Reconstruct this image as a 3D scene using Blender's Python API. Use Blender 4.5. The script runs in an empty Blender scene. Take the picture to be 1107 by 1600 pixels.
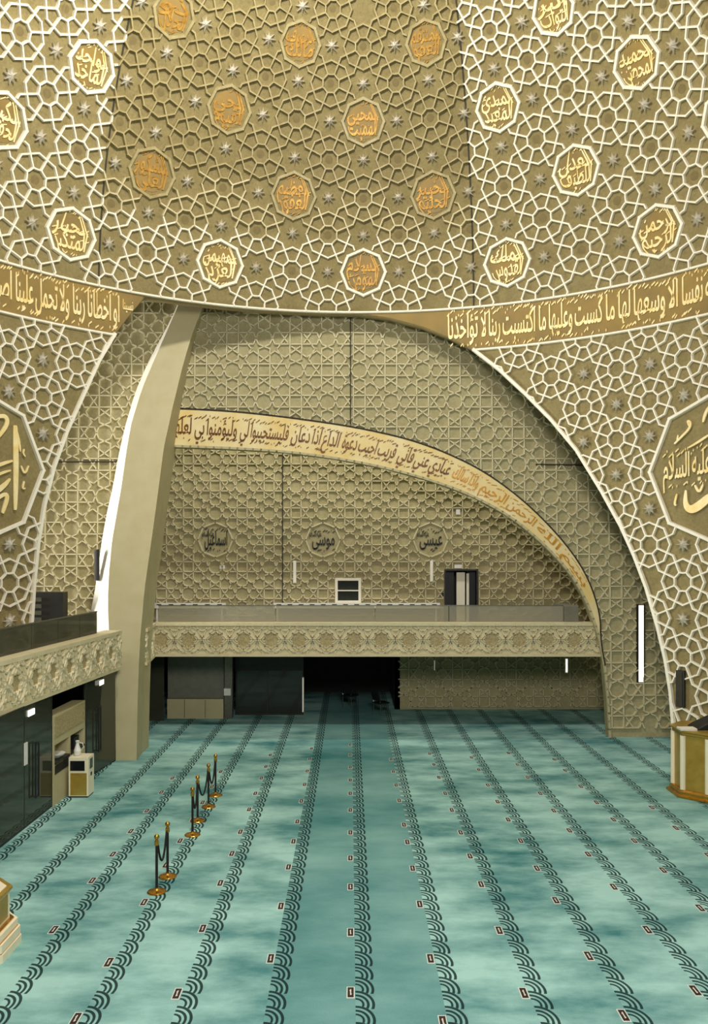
import bpy, bmesh, math, random, unicodedata
from math import sin, cos, pi, sqrt, radians, degrees, atan2, floor, ceil, hypot
from mathutils import Vector, Matrix

random.seed(7)
S = bpy.context.scene
COL = S.collection

# ------------------------------------------------------------------ camera
cam_d = bpy.data.cameras.new('camera')
cam_d.sensor_fit = 'VERTICAL'
cam_d.sensor_height = 36.0
cam_d.lens = 1330.0 / 1600.0 * 36.0
cam_d.shift_y = 62.0 / 1600.0
cam_d.clip_start, cam_d.clip_end = 0.1, 200
cam = bpy.data.objects.new('camera', cam_d)
cam.location = (0, 0, 6)
cam.rotation_euler = (radians(90), 0, 0)
COL.objects.link(cam)
S.camera = cam

# ------------------------------------------------------------------ light
W = bpy.data.worlds.new('world')
S.world = W
W.use_nodes = True
W.node_tree.nodes['Background'].inputs[0].default_value = (1.0, 0.98, 0.93, 1)
W.node_tree.nodes['Background'].inputs[1].default_value = 0.16

def lamp(name, kind, loc, energy, color, **kw):
    d = bpy.data.lights.new(name, kind)
    d.energy = energy
    d.color = color
    rot = kw.pop('rot', None)
    for k, v in kw.items():
        setattr(d, k, v)
    o = bpy.data.objects.new(name, d)
    o.location = loc
    if rot:
        o.rotation_euler = rot
    COL.objects.link(o)
    return o

lamp('dome_chandelier_light', 'POINT', (0.6, 14.5, 22.5), 1900, (1, .97, .90), shadow_soft_size=.5)
lamp('ring_lamp_light', 'POINT', (-2.0, 16.0, 20.4), 5000, (1, .97, .91), shadow_soft_size=.5)
lamp('front_fill_light', 'AREA', (1.0, 2.5, 10.8), 2200, (1, .97, .92), shape='DISK', size=4.0, rot=(radians(82), 0, 0))  # added fill from behind the camera, brightens the lower walls
lamp('hall_wash_fill', 'AREA', (0.5, 29.4, 12.1), 560, (1, .97, .90), shape='RECTANGLE', size=15, size_y=.5, rot=(radians(16), 0, 0))  # added area light, washes the back wall to bring out its relief
lamp('slit_window_light', 'AREA', (-20, 24.7, 8.0), 800, (1, .99, .96), shape='RECTANGLE', size=1.4, size_y=11,
     rot=(radians(90), 0, radians(-90)), spread=radians(70))

VS = S.view_settings
S.display_settings.display_device = 'sRGB'
VS.view_transform = 'Standard'
VS.look = 'None'
VS.exposure = -0.25
VS.gamma = 1.0
VS.use_curve_mapping = False

# ------------------------------------------------------------------ materials
def lin(c):
    return tuple(((v / 255) / 12.92 if v / 255 <= .04045 else ((v / 255 + .055) / 1.055) ** 2.4) for v in c) + (1,)

class NT:
    """small node-tree helper"""
    def __init__(self, name):
        self.m = bpy.data.materials.new(name)
        self.m.use_nodes = True
        self.t = self.m.node_tree
        self.b = self.t.nodes['Principled BSDF']
    def n(self, typ, **kw):
        nd = self.t.nodes.new(typ)
        for k, v in kw.items():
            setattr(nd, k, v)
        return nd
    def l(self, a, b):
        self.t.links.new(a, b)
    def math(self, op, a, b=None, c=None):
        nd = self.n('ShaderNodeMath', operation=op)
        for i, v in enumerate((a, b, c)):
            if v is None:
                continue
            if isinstance(v, (int, float)):
                nd.inputs[i].default_value = v
            else:
                self.l(v, nd.inputs[i])
        return nd.outputs[0]
    def mix(self, fac, a, b):
        nd = self.n('ShaderNodeMix', data_type='RGBA')
        for sock, v in ((nd.inputs[0], fac), (nd.inputs[6], a), (nd.inputs[7], b)):
            if isinstance(v, (tuple, float, int)):
                sock.default_value = v
            else:
                self.l(v, sock)
        return nd.outputs[2]
    def noise(self, scale, detail=3, vec=None, rough=.5):
        nd = self.n('ShaderNodeTexNoise')
        nd.inputs['Scale'].default_value = scale
        nd.inputs['Detail'].default_value = detail
        nd.inputs['Roughness'].default_value = rough
        if vec is not None:
            self.l(vec, nd.inputs['Vector'])
        return nd.outputs['Fac']
    def pos(self):
        return self.n('ShaderNodeNewGeometry').outputs['Position']
    def ramp(self, fac, a, b):
        nd = self.n('ShaderNodeMapRange')
        nd.inputs[1].default_value, nd.inputs[2].default_value = a, b
        self.l(fac, nd.inputs[0])
        return nd.outputs[0]
    def bump(self, h, strength, dist=.02):
        nd = self.n('ShaderNodeBump')
        nd.inputs['Strength'].default_value = strength
        nd.inputs['Distance'].default_value = dist
        self.l(h, nd.inputs['Height'])
        self.l(nd.outputs[0], self.b.inputs['Normal'])

def mat(name, c1, c2=None, scale=6., rough=.7, metal=0., bump=0., bscale=30., emit=None, spec=None, grain=0.):
    T = NT(name)
    b = T.b
    b.inputs['Roughness'].default_value = rough
    b.inputs['Metallic'].default_value = metal
    if spec is not None:
        b.inputs['Specular IOR Level'].default_value = spec
    c2 = c2 or tuple(min(255, v * .9) for v in c1)
    p = T.pos()
    f = T.ramp(T.noise(scale, 4, p, .6), .3, .7)
    if grain:
        g_ = T.ramp(T.noise(13, 3, p, .7), .25, .75)
        f = T.math('ADD', T.math('MULTIPLY', f, 1 - grain), T.math('MULTIPLY', g_, grain))
    T.l(T.mix(f, lin(c1), lin(c2)), b.inputs['Base Color'])
    if bump:
        T.bump(T.noise(bscale, 2, p), bump)
    if emit:
        b.inputs['Emission Color'].default_value = lin(c1)
        b.inputs['Emission Strength'].default_value = emit
    return T.m

M = {}
M['plaster'] = mat('olive_beige_plaster', (150, 135, 88), (112, 98, 56), 2.2, .8, bump=.5, bscale=16, grain=.6)
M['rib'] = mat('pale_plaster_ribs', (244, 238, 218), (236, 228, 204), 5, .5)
M['ribshade'] = mat('shaded_plaster_ribs', (178, 164, 118), (150, 135, 90), 5, .4)  # same ribs as the pale ones, with shade put into the colour
M['ribhalf'] = mat('half_shaded_plaster_ribs', (212, 200, 160), (190, 176, 132), 5, .45)  # step between the pale and the shaded rib colour
M['inner'] = mat('grey_beige_plaster', (184, 174, 134), (152, 141, 98), 3, .8, bump=.5, bscale=16, grain=.6)
M['innerrib'] = mat('grey_beige_relief', (214, 205, 168), (200, 190, 150), 4, .6)
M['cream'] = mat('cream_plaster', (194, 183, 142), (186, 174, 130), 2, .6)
M['creamlight'] = mat('side_lit_cream_plaster', (246, 240, 220), (240, 232, 208), 2, .6)
M['goldband'] = mat('gold_washed_plaster', (238, 222, 172), (230, 198, 118), 1.2, .6)
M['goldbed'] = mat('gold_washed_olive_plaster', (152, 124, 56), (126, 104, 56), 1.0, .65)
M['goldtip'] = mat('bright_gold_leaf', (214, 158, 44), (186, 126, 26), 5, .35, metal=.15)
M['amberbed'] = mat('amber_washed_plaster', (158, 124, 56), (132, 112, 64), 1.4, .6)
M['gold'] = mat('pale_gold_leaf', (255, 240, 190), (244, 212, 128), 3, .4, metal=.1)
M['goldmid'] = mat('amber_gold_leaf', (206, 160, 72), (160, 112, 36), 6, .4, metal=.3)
M['goldshade'] = mat('shaded_gold_leaf', (122, 74, 14), (92, 54, 10), 6, .45, metal=.2)
M['black'] = mat('black_paint', (22, 22, 20), (14, 14, 13), 8, .5)
M['ink'] = mat('black_lettering', (34, 32, 26), (26, 24, 20), 8, .6)
M['joint'] = mat('dark_gap_shade', (58, 52, 34), (48, 43, 28), 8, .8)
M['silver'] = mat('silver_leaf', (246, 242, 232), (230, 225, 212), 12, .28, metal=.55)
M['brass'] = mat('polished_brass', (206, 158, 72), (186, 136, 54), 10, .25, metal=.9)
M['darkwood'] = mat('dark_panel', (40, 40, 34), (30, 31, 27), 4, .5)
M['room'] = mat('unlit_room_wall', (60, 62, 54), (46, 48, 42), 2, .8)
M['steel'] = mat('brushed_steel', (120, 118, 104), (104, 102, 90), 12, .4, metal=.6)
M['grey'] = mat('grey_fascia', (120, 118, 102), (106, 104, 90), 5, .6)
M['white'] = mat('white_enamel', (236, 234, 224), (224, 222, 210), 8, .4)
M['lit'] = mat('lit_white_diffuser', (255, 250, 236), (250, 244, 228), 8, .4, emit=1.6)
M['dim'] = mat('dim_white_diffuser', (214, 208, 186), (206, 200, 178), 8, .4, emit=.35)
M['rope'] = mat('black_velvet', (30, 26, 20), (22, 19, 15), 20, .9)
M['screen'] = mat('dark_screen', (24, 26, 26), (16, 18, 18), 8, .15)
M['floral'] = mat('carved_floral_plaster', (196, 180, 134), (150, 130, 84), 24, .7, bump=1.0, bscale=34)
M['lattice'] = mat('cream_fascia_plaster', (218, 206, 166), (206, 192, 148), 4, .65)
M['fascrib'] = mat('pale_fascia_relief', (226, 215, 178), (216, 203, 162), 4, .6)
M['pulpit'] = mat('cream_lacquered_wood', (248, 238, 208), (242, 228, 190), 2, .4)
M['goldpaint'] = mat('gold_painted_wood', (190, 158, 72), (170, 136, 54), 4, .32, metal=.4)
M['teal'] = mat('teal_plastic', (70, 150, 140), (60, 134, 126), 6, .5)
M['maroon'] = mat('dark_red_print', (48, 24, 18), (34, 16, 12), 60, .6)

def glass(name, tint, opacity, rough=.03, body=.55):
    T = NT(name)
    out = T.t.nodes['Material Output']
    tr = T.n('ShaderNodeBsdfTransparent')
    tr.inputs[0].default_value = lin(tint)
    b = T.b
    b.inputs['Base Color'].default_value = lin(tuple(v * body for v in tint))
    b.inputs['Roughness'].default_value = rough
    b.inputs['Specular IOR Level'].default_value = .8
    mx = T.n('ShaderNodeMixShader')
    mx.inputs[0].default_value = opacity
    T.l(tr.outputs[0], mx.inputs[1])
    T.l(b.outputs[0], mx.inputs[2])
    T.l(mx.outputs[0], out.inputs[0])
    return T.m

M['glass_rail'] = glass('grey_tinted_glass', (240, 236, 214), .5, .08, .72)
M['glass_side'] = glass('green_tinted_glass', (150, 154, 130), .5, .06)
M['glass_dark'] = glass('dark_tinted_glass', (150, 152, 124), .6, .05)
M['glass_smoke'] = glass('smoked_glass', (140, 150, 136), .45, .05)

def carpet():
    T = NT('teal_prayer_carpet')
    p = T.pos()
    sx = T.n('ShaderNodeSeparateXYZ')
    T.l(p, sx.inputs[0])
    X, Y = sx.outputs[0], sx.outputs[1]
    PER, W_, PIT = 1.178, .262, .385
    xs = T.math('ADD', X, T.math('MULTIPLY', Y, .00489))
    xr = T.math('SUBTRACT', xs, .206 - W_ / 2)
    q = T.math('DIVIDE', xr, PER)
    row = T.math('FLOOR', q)
    lx = T.math('MULTIPLY', T.math('SUBTRACT', q, row), PER)           # metres from the stripe's edge
    inside = T.math('LESS_THAN', lx, W_)
    vv = T.math('DIVIDE', Y, PIT)
    fr = T.math('FRACT', vv)
    ux = T.math('DIVIDE', lx, W_)
    ux2 = T.math('MULTIPLY', ux, ux)
    RY = .92
    def dist(t):
        t = T.math('DIVIDE', t, RY)
        return T.math('SQRT', T.math('ADD', ux2, T.math('MULTIPLY', t, t)))
    d1 = dist(T.math('ADD', fr, 1.0 - .30))
    d2 = dist(T.math('SUBTRACT', fr, .30))
    use1 = T.math('LESS_THAN', d1, 1.0)
    d = T.math('ADD', T.math('MULTIPLY', d1, use1), T.math('MULTIPLY', d2, T.math('SUBTRACT', 1.0, use1)))
    def ringm(c, w):
        return T.math('LESS_THAN', T.math('ABSOLUTE', T.math('SUBTRACT', d, c)), w)
    rg = T.math('MINIMUM', 1.0, T.math('ADD', ringm(.92, .075), T.math('ADD', ringm(.65, .07), ringm(.40, .06))))
    rg = T.math('MULTIPLY', rg, inside)
    light = T.math('MULTIPLY', T.math('MULTIPLY', inside, T.math('LESS_THAN', d, 1.0)), .12)
    # pile direction, brushed patches
    mp = T.n('ShaderNodeMapping')
    mp.inputs['Scale'].default_value = (.55, 1.0, 1)
    T.l(p, mp.inputs[0])
    n1 = T.ramp(T.noise(.95, 5, mp.outputs[0], .6), .33, .67)
    n2 = T.ramp(T.noise(.22, 2, p), .35, .65)
    wn = T.n('ShaderNodeTexWhiteNoise', noise_dimensions='1D')
    T.l(T.math('ADD', row, 3.37), wn.inputs['W'])
    # the three rows in the middle are woven smoother and deeper
    mid = T.math('MULTIPLY', T.math('GREATER_THAN', row, -1.5), T.math('LESS_THAN', row, .5))
    amp = T.math('SUBTRACT', 1.0, T.math('MULTIPLY', mid, .72))
    f = T.math('ADD', T.math('MULTIPLY', T.math('SUBTRACT', n1, .5), T.math('MULTIPLY', amp, 1.0)),
               T.math('ADD', T.math('MULTIPLY', n2, .35), T.math('SUBTRACT', .45, T.math('MULTIPLY', mid, .3))))
    f = T.math('ADD', f, light)
    fine = T.noise(60, 2, p)
    f = T.math('ADD', f, T.math('MULTIPLY', T.math('SUBTRACT', fine, .5), .25))
    f = T.math('MINIMUM', T.math('MAXIMUM', f, 0.0), 1.0)
    base = T.mix(f, lin((60, 122, 122)), lin((168, 212, 202)))
    c = T.mix(T.math('MULTIPLY', rg, .92), base, lin((8, 34, 36)))
    T.l(c, T.b.inputs['Base Color'])
    T.b.inputs['Roughness'].default_value = .95
    T.b.inputs['Specular IOR Level'].default_value = .1
    T.bump(fine, .4, .01)
    return T.m
M['carpet'] = carpet()

# ------------------------------------------------------------------ mesh helpers
class MB:
    def __init__(self):
        self.v, self.f, self.mi = [], [], []
    def add(self, vs, fs, mi=0):
        n = len(self.v)
        self.v += [tuple(a) for a in vs]
        self.f += [tuple(i + n for i in q) for q in fs]
        self.mi += [mi] * len(fs)
    def box(self, a, b, mi=0):
        x0, y0, z0 = a
        x1, y1, z1 = b
        self.add([(x0, y0, z0), (x1, y0, z0), (x1, y1, z0), (x0, y1, z0), (x0, y0, z1), (x1, y0, z1), (x1, y1, z1), (x0, y1, z1)],
                 [(0, 3, 2, 1), (4, 5, 6, 7), (0, 1, 5, 4), (1, 2, 6, 5), (2, 3, 7, 6), (3, 0, 4, 7)], mi)
    def obox(self, p0, p1, z0, z1, t, mi=0):
        """wall-like box along the floor line p0-p1, thickness t to the left of it"""
        d = Vector((p1[0] - p0[0], p1[1] - p0[1])).normalized()
        nx, ny = -d.y * t, d.x * t
        q = [(p0[0], p0[1]), (p1[0], p1[1]), (p1[0] + nx, p1[1] + ny), (p0[0] + nx, p0[1] + ny)]
        self.prism(q, z0, z1, mi)
    def prism(self, poly, z0, z1, mi=0):
        n = len(poly)
        vs = [(x, y, z0) for x, y in poly] + [(x, y, z1) for x, y in poly]
        fs = [tuple(range(n - 1, -1, -1)), tuple(range(n, 2 * n))]
        fs += [(i, (i + 1) % n, n + (i + 1) % n, n + i) for i in range(n)]
        self.add(vs, fs, mi)
    def lathe(self, prof, n=24, c=(0, 0, 0), mi=0, a0=0.):
        vs, fs = [], []
        for r_, z in prof:
            for k in range(n):
                a = a0 + 2 * pi * k / n
                vs.append((c[0] + r_ * cos(a), c[1] + r_ * sin(a), c[2] + z))
        for i in range(len(prof) - 1):
            for k in range(n):
                k2 = (k + 1) % n
                fs.append((i * n + k, i * n + k2, (i + 1) * n + k2, (i + 1) * n + k))
        m = len(prof) - 1
        fs.append(tuple(range(n - 1, -1, -1)))
        fs.append(tuple(m * n + k for k in range(n)))
        self.add(vs, fs, mi)
    def tube(self, pts, rad, n=8, mi=0):
        pts = [Vector(p) for p in pts]
        vs, fs = [], []
        for i, p in enumerate(pts):
            d = (pts[min(i + 1, len(pts) - 1)] - pts[max(i - 1, 0)]).normalized()
            up = Vector((0, 0, 1)) if abs(d.z) < .95 else Vector((1, 0, 0))
            a = d.cross(up).normalized()
            b = a.cross(d)
            for k in range(n):
                t = 2 * pi * k / n
                vs.append(p + rad * (cos(t) * a + sin(t) * b))
        for i in range(len(pts) - 1):
            for k in range(n):
                k2 = (k + 1) % n
                fs.append((i * n + k, i * n + k2, (i + 1) * n + k2, (i + 1) * n + k))
        fs += [tuple(range(n - 1, -1, -1)), tuple((len(pts) - 1) * n + k for k in range(n))]
        self.add(vs, fs, mi)
    def build(self, name, mats, parent=None, origin=None, smooth=False, fix=True):
        me = bpy.data.meshes.new(name)
        v = self.v
        if origin is not None:
            v = [(a[0] - origin[0], a[1] - origin[1], a[2] - origin[2]) for a in v]
        me.from_pydata(v, [], self.f)
        if not isinstance(mats, (list, tuple)):
            mats = [mats]
        for m in mats:
            me.materials.append(m)
        me.polygons.foreach_set('material_index', self.mi)
        if smooth:
            me.polygons.foreach_set('use_smooth', [True] * len(me.polygons))
        me.update()
        if fix:
            bm = bmesh.new()
            bm.from_mesh(me)
            bmesh.ops.recalc_face_normals(bm, faces=bm.faces)
            bm.to_mesh(me)
            bm.free()
        o = bpy.data.objects.new(name, me)
        COL.objects.link(o)
        if parent:
            o.parent = parent
        elif origin is not None:
            o.location = origin
        return o

def tag(o, label=None, cat=None, group=None, kind=None):
    if label: o['label'] = label
    if cat: o['category'] = cat
    if group: o['group'] = group
    if kind: o['kind'] = kind
    return o
def empty(name, loc, label, cat, group=None):
    o = bpy.data.objects.new(name, None)
    o.location = loc
    o.empty_display_size = .1
    COL.objects.link(o)
    return tag(o, label, cat, group)
def struct(o, label=None, cat=None):
    return tag(o, label, cat, None, 'structure')
def copy_tree(o, parent=None):
    c = o.copy()
    COL.objects.link(c)
    c.parent = parent
    for ch in list(o.children):
        copy_tree(ch, c)
    return c

# ------------------------------------------------------------------ the dome's surface
X0, YC, U0, DU = .142, 15.673, .78, 5.625
def rad(z):
    if z > 13.38:
        return sqrt(max(139.2 - .861 * (z - 13.38) ** 2, .01))
    return 11.8 - .1 * (13.38 - z) / 13.38
def dome(az, z, off=0.):
    """point on the inside of the dome, off metres towards the room"""
    a = radians(az)
    n = dome_n(az, z)
    r_ = rad(z)
    return Vector((X0 + r_ * sin(a), YC + r_ * cos(a), z)) + n * off
def dome_n(az, z):
    a = radians(az)
    dr = (rad(z + .05) - rad(z - .05)) / .1
    return Vector((-sin(a), -cos(a), dr)).normalized()
ROWZ = [(-2, 12.62), (0, 14.975), (2, 17.174), (4, 19.214), (6, 20.935), (8, 22.35), (10, 23.45)]
def vz(v):
    v = max(-2., min(10., v))
    for (a, za), (b, zb) in zip(ROWZ, ROWZ[1:]):
        if v <= b:
            i = ROWZ.index((a, za))
            # cubic Hermite through the rows
            def sl(k):
                k0, k1 = max(k - 1, 0), min(k + 1, len(ROWZ) - 1)
                return (ROWZ[k1][1] - ROWZ[k0][1]) / (ROWZ[k1][0] - ROWZ[k0][0])
            t = (v - a) / (b - a)
            h = b - a
            return ((2 * t ** 3 - 3 * t * t + 1) * za + (t ** 3 - 2 * t * t + t) * h * sl(i)
                    + (-2 * t ** 3 + 3 * t * t) * zb + (t ** 3 - t * t) * h * sl(i + 1))
def interp(tab, x):
    if x <= tab[0][0]: return tab[0][1]
    for (a, ya), (b, yb) in zip(tab, tab[1:]):
        if x <= b:
            return ya + (yb - ya) * (x - a) / (b - a) if b > a else yb
    return tab[-1][1]

ZB0, ZB1 = 12.37, 13.72           # inscription band
ARCH = [(-50.15, 0.0), (-49.95, 2.6), (-49.71, 4.08), (-49.35, 5.1), (-48.75, 6.21), (-47.81, 7.28), (-46.41, 8.36), (-44.54, 9.38),
        (-42.2, 10.44), (-39.83, 11.52), (-37.46, 12.38), (-35.07, 13.08), (-32.9, 13.66), (-16, 13.68), (-.04, 13.66), (4.97, 13.51),
        (9.97, 13.2), (13.96, 12.83), (17.92, 12.37), (21.87, 11.68), (25.78, 10.88), (29.66, 10.03), (33.51, 9.05), (37.33, 7.77),
        (40.16, 6.74), (42.04, 5.93), (43.91, 4.98), (45.59, 3.88), (46.7, 3.0), (47.45, 2.13), (47.93, 1.08), (48.2, 0.0)]
AZL, AZR = ARCH[0][0], ARCH[-1][0]
def zopen(az):
    return interp(ARCH, az) if AZL < az < AZR else 0.

# dome shell
def build_dome():
    azs = set([a for a, _ in ARCH])
    a = -78.
    while a <= 78.01:
        azs.add(round(a, 3))
        a += 1.5
    azs = sorted(azs)
    ztop = 25.2
    NZ = 44
    mb = MB()
    cols = []
    for az in azs:
        base = zopen(az)
        cols.append([(az, base + (ztop - base) * (k / NZ)) for k in range(NZ + 1)])
    # the vertical jamb at each end of the opening: duplicate column
    def quadcols(A, B):
        n = len(mb.v)
        for c in (A, B):
            mb.v += [tuple(dome(*p)) for p in c]
        m = len(A)
        for k in range(m - 1):
            mb.f.append((n + k, n + m + k, n + m + k + 1, n + k + 1))
            mb.mi.append(0)
    for A, B in zip(cols, cols[1:]):
        quadcols(A, B)
    o = mb.build('ceiling', M['plaster'], fix=False, smooth=True)
    bm = bmesh.new()
    bm.from_mesh(o.data)
    bmesh.ops.remove_doubles(bm, verts=bm.verts, dist=.0005)
    bm.to_mesh(o.data)
    bm.free()
    s = o.modifiers.new('thickness', 'SOLIDIFY')
    s.thickness = .4
    s.offset = -1 if (o.data.polygons[len(o.data.polygons) // 2].normal.y < 0) else 1
    return struct(o, 'olive beige dome covered in raised star tracery', 'dome')
DOME = build_dome()

# ------------------------------------------------------------------ relief ribs on any surface
def rib(mb, surf, nrm, pts, w, h, mi=0, top=.62):
    """raised rib along a polyline of surface coordinates"""
    for a, b in zip(pts, pts[1:]):
        p, q = surf(*a), surf(*b)
        d = q - p
        if d.length < 1e-4:
            continue
        d.normalize()
        p = p - d * w * .32
        q = q + d * w * .32
        n0, n1 = nrm(*a), nrm(*b)
        s0, s1 = d.cross(n0).normalized(), d.cross(n1).normalized()
        vs = []
        for P, n, s in ((p, n0, s0), (q, n1, s1)):
            vs += [P - s * w / 2 - n * .01, P - s * w / 2 * top + n * h, P + s * w / 2 * top + n * h, P + s * w / 2 - n * .01]
        mb.add(vs, [(0, 4, 5, 1), (1, 5, 6, 2), (2, 6, 7, 3), (0, 1, 2, 3), (4, 7, 6, 5)], mi)
def clip(seg, inside, step=.12):
    (x0, y0), (x1, y1) = seg
    L = hypot(x1 - x0, y1 - y0)
    n = max(2, int(ceil(L / step)))
    P = lambda t: (x0 + (x1 - x0) * t, y0 + (y1 - y0) * t)
    fl = [inside(*P(i / n)) for i in range(n + 1)]
    def cut(a, b):
        fa = inside(*P(a))
        for _ in range(9):
            m = (a + b) / 2
            if inside(*P(m)) == fa: a = m
            else: b = m
        return (a + b) / 2
    out, st = [], (0. if fl[0] else None)
    for i in range(n):
        if fl[i] and not fl[i + 1]:
            out.append((st, cut(i / n, (i + 1) / n)))
            st = None
        elif not fl[i] and fl[i + 1]:
            st = cut(i / n, (i + 1) / n)
    if st is not None:
        out.append((st, 1.))
    return [(P(a), P(b)) for a, b in out if (b - a) * L > .02]

def pol(r_, deg):
    return (r_ * cos(radians(deg)), r_ * sin(radians(deg)))
def rosette_segs():
    g = []
    for k in range(8):
        g.append((pol(.62, 45 * k), pol(.62, 45 * k + 45)))
        g.append((pol(.27, 45 * k + 22.5), pol(.765, 45 * k + 22.5)))
        g.append((pol(.27, 45 * k + 22.5), pol(.245, 45 * k + 9)))
        g.append((pol(.245, 45 * k + 9), pol(.245, 45 * k - 9)))
        g.append((pol(.245, 45 * k - 9), pol(.27, 45 * k - 22.5)))
    return g
def spoke_segs():
    return [(pol(.66, 45 * k + 22.5), pol(.765, 45 * k + 22.5)) for k in range(8)]
ROS, SPK = rosette_segs(), spoke_segs()

# upper dome: lattice units (u, v)
du2az = lambda u: U0 + DU * u
surfU = lambda u, v: dome(du2az(u), vz(v))
nrmU = lambda u, v: dome_n(du2az(u), vz(v))
V_LO = None
for i in range(-200, 0):
    if vz(i / 100) <= ZB1 + .02:
        V_LO = i / 100
inU = lambda u, v: v > V_LO and v < 9.6
meds, ros, stars = [], [], []
for i in range(-12, 13):
    for j in range(-2, 10):
        if (i + j) % 2:
            if j >= 0: stars.append((i, j))
        elif i % 2 == 0 and j % 2 == 0 and ((i + j) // 2) % 2 == 0:
            if j >= 0: meds.append((i, j))
        else:
            ros.append((i, j))
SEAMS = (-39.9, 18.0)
mbc, mbs, mbm = MB(), MB(), MB()
for i, j in ros:
    for (a, b), (c, d) in ROS:
        for seg in clip(((i + a, j + b), (i + c, j + d)), inU):
            az = du2az((seg[0][0] + seg[1][0]) / 2)
            zz = vz((seg[0][1] + seg[1][1]) / 2)
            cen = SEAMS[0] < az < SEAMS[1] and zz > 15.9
            rib(mbs if not cen else mbm if zz < 17.4 else mbc, surfU, nrmU, seg, .064, .115 if cen else .09)  # lit-to-shaded change on the ribs painted in three steps
for i, j in meds:
    for (a, b), (c, d) in SPK:
        for seg in clip(((i + a, j + b), (i + c, j + d)), inU):
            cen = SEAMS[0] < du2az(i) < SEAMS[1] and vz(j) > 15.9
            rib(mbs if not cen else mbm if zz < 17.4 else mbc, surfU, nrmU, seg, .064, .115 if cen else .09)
mbc.build('strapwork', M['ribshade'], DOME, fix=False)
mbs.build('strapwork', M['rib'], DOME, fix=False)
mbm.build('strapwork', M['ribhalf'], DOME, fix=False)
# rosette hearts: dark discs, the shade of a sunk centre put into their colour
mb = MB()
for i, j in ros:
    if j < 0: continue
    vs = [surfU(i, j) + nrmU(i, j) * .012] + [dome(du2az(i + .11 * cos(2 * pi * k / 16)), vz(j + .11 * sin(2 * pi * k / 16)), .006) for k in range(16)]
    mb.add(vs, [(0, 1 + k, 1 + (k + 1) % 16) for k in range(16)])
mb.build('rosette_heart_shade', mat('olive_recess_shade', (124, 108, 66), (112, 96, 56), 9, .8), DOME)
# panel seams
mb = MB()
for sa in SEAMS:
    rib(mb, lambda a, z: dome(a, z, .004), dome_n, [(sa, 13.72 + k * .5) for k in range(22)], .05, .012, top=1)
mb.build('panel_seam', M['joint'], DOME)
# mouldings of the inscription band, arch edging
mb = MB()
aa = lambda a, b, n: [a + (b - a) * k / n for k in range(n + 1)]
rib(mb, dome, dome_n, [(a, ZB1) for a in aa(-75, 75, 100)], .085, .07)
azc_l = -37.46
azc_r = 17.92
rib(mb, dome, dome_n, [(a, ZB0) for a in aa(-75, azc_l - .2, 26)], .085, .07)
rib(mb, dome, dome_n, [(a, ZB0) for a in aa(azc_r + .2, 75, 40)], .085, .07)
edge_l = [p for p in ARCH if p[0] <= azc_l + .1]
edge_r = [p for p in ARCH if p[0] >= azc_r - .1]
rib(mb, dome, dome_n, [(a - .12, z) for a, z in edge_l], .13, .08)
rib(mb, dome, dome_n, [(a + .12, z) for a, z in edge_r], .13, .08)
mb.build('edge_moulding', M['rib'], DOME)
# gold wash bed of the band
mb = MB()
def band_quads(a0, a1, n):
    L = aa(a0, a1, n)
    for a, b in zip(L, L[1:]):
        la = max(ZB0 + .05, zopen(a) + .03)
        lb = max(ZB0 + .05, zopen(b) + .03)
        if la > ZB1 - .06 and lb > ZB1 - .06: continue
        la, lb = min(la, ZB1 - .05), min(lb, ZB1 - .05)
        mb.add([dome(a, la, .008), dome(b, lb, .008), dome(b, ZB1 - .05, .008), dome(a, ZB1 - .05, .008)], [(0, 1, 2, 3)])
band_quads(-75, -33.3, 40)
band_quads(1.0, 75, 70)
BED = mb.build('inscription_bed', M['goldbed'], DOME)

# pendentives below the band
PAZ, PZ = 4.86, 1.022
OCTS = {'R': (54.2, 8.24), 'L': (-57.82, 8.24)}
def inoct(az, z, c, R=2.0):
    x, y = (az - c[0]) / PAZ, (z - c[1]) / PZ
    return max(abs(x * cos(radians(22.5 + 45 * k)) + y * sin(radians(22.5 + 45 * k))) for k in range(4)) < R * cos(radians(22.5))
def pend_inside(az, z):
    if z > ZB0 - .01 or z < .15: return False
    if az < 0:
        if az > -36 or az > ZL(z) - .12: return False
    else:
        if az < 16 or az < ZR(z) + .12: return False
    return not any(inoct(az, z, c, 2.04) for c in OCTS.values())
_lt = [(z, a) for a, z in edge_l]
_rt = [(z, a) for a, z in reversed(edge_r)]
ZL = lambda z: interp(_lt, z)
ZR = lambda z: interp(_rt, z)
pstars = []
mb = MB()
for side, az0, par in (('R', 39.6, 1), ('L', -48.12, 0)):
    sf = lambda i, j, az0=az0: dome(az0 + PAZ * i, 10.28 - PZ * j)
    sn = lambda i, j, az0=az0: dome_n(az0 + PAZ * i, 10.28 - PZ * j)
    ins = lambda i, j, az0=az0: pend_inside(az0 + PAZ * i, 10.28 - PZ * j)
    for i in range(-6, 8):
        for j in range(-3, 11):
            az, z = az0 + PAZ * i, 10.28 - PZ * j
            if abs(az) > 75: continue
            if (i + j) % 2 == par:
                for (a, b), (c, d) in ROS:
                    for seg in clip(((i + a, j + b), (i + c, j + d)), ins):
                        rib(mb, sf, sn, seg, .062, .08)
            elif all(pend_inside(az + PAZ * .3 * cos(t), z + PZ * .3 * sin(t)) for t in (0, .8, 1.6, 2.4, 3.1, 3.9, 4.7, 5.5)):
                pstars.append((side, az, z, i, j))
mb.build('pendentive_strapwork', M['rib'], DOME, fix=False)

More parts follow.
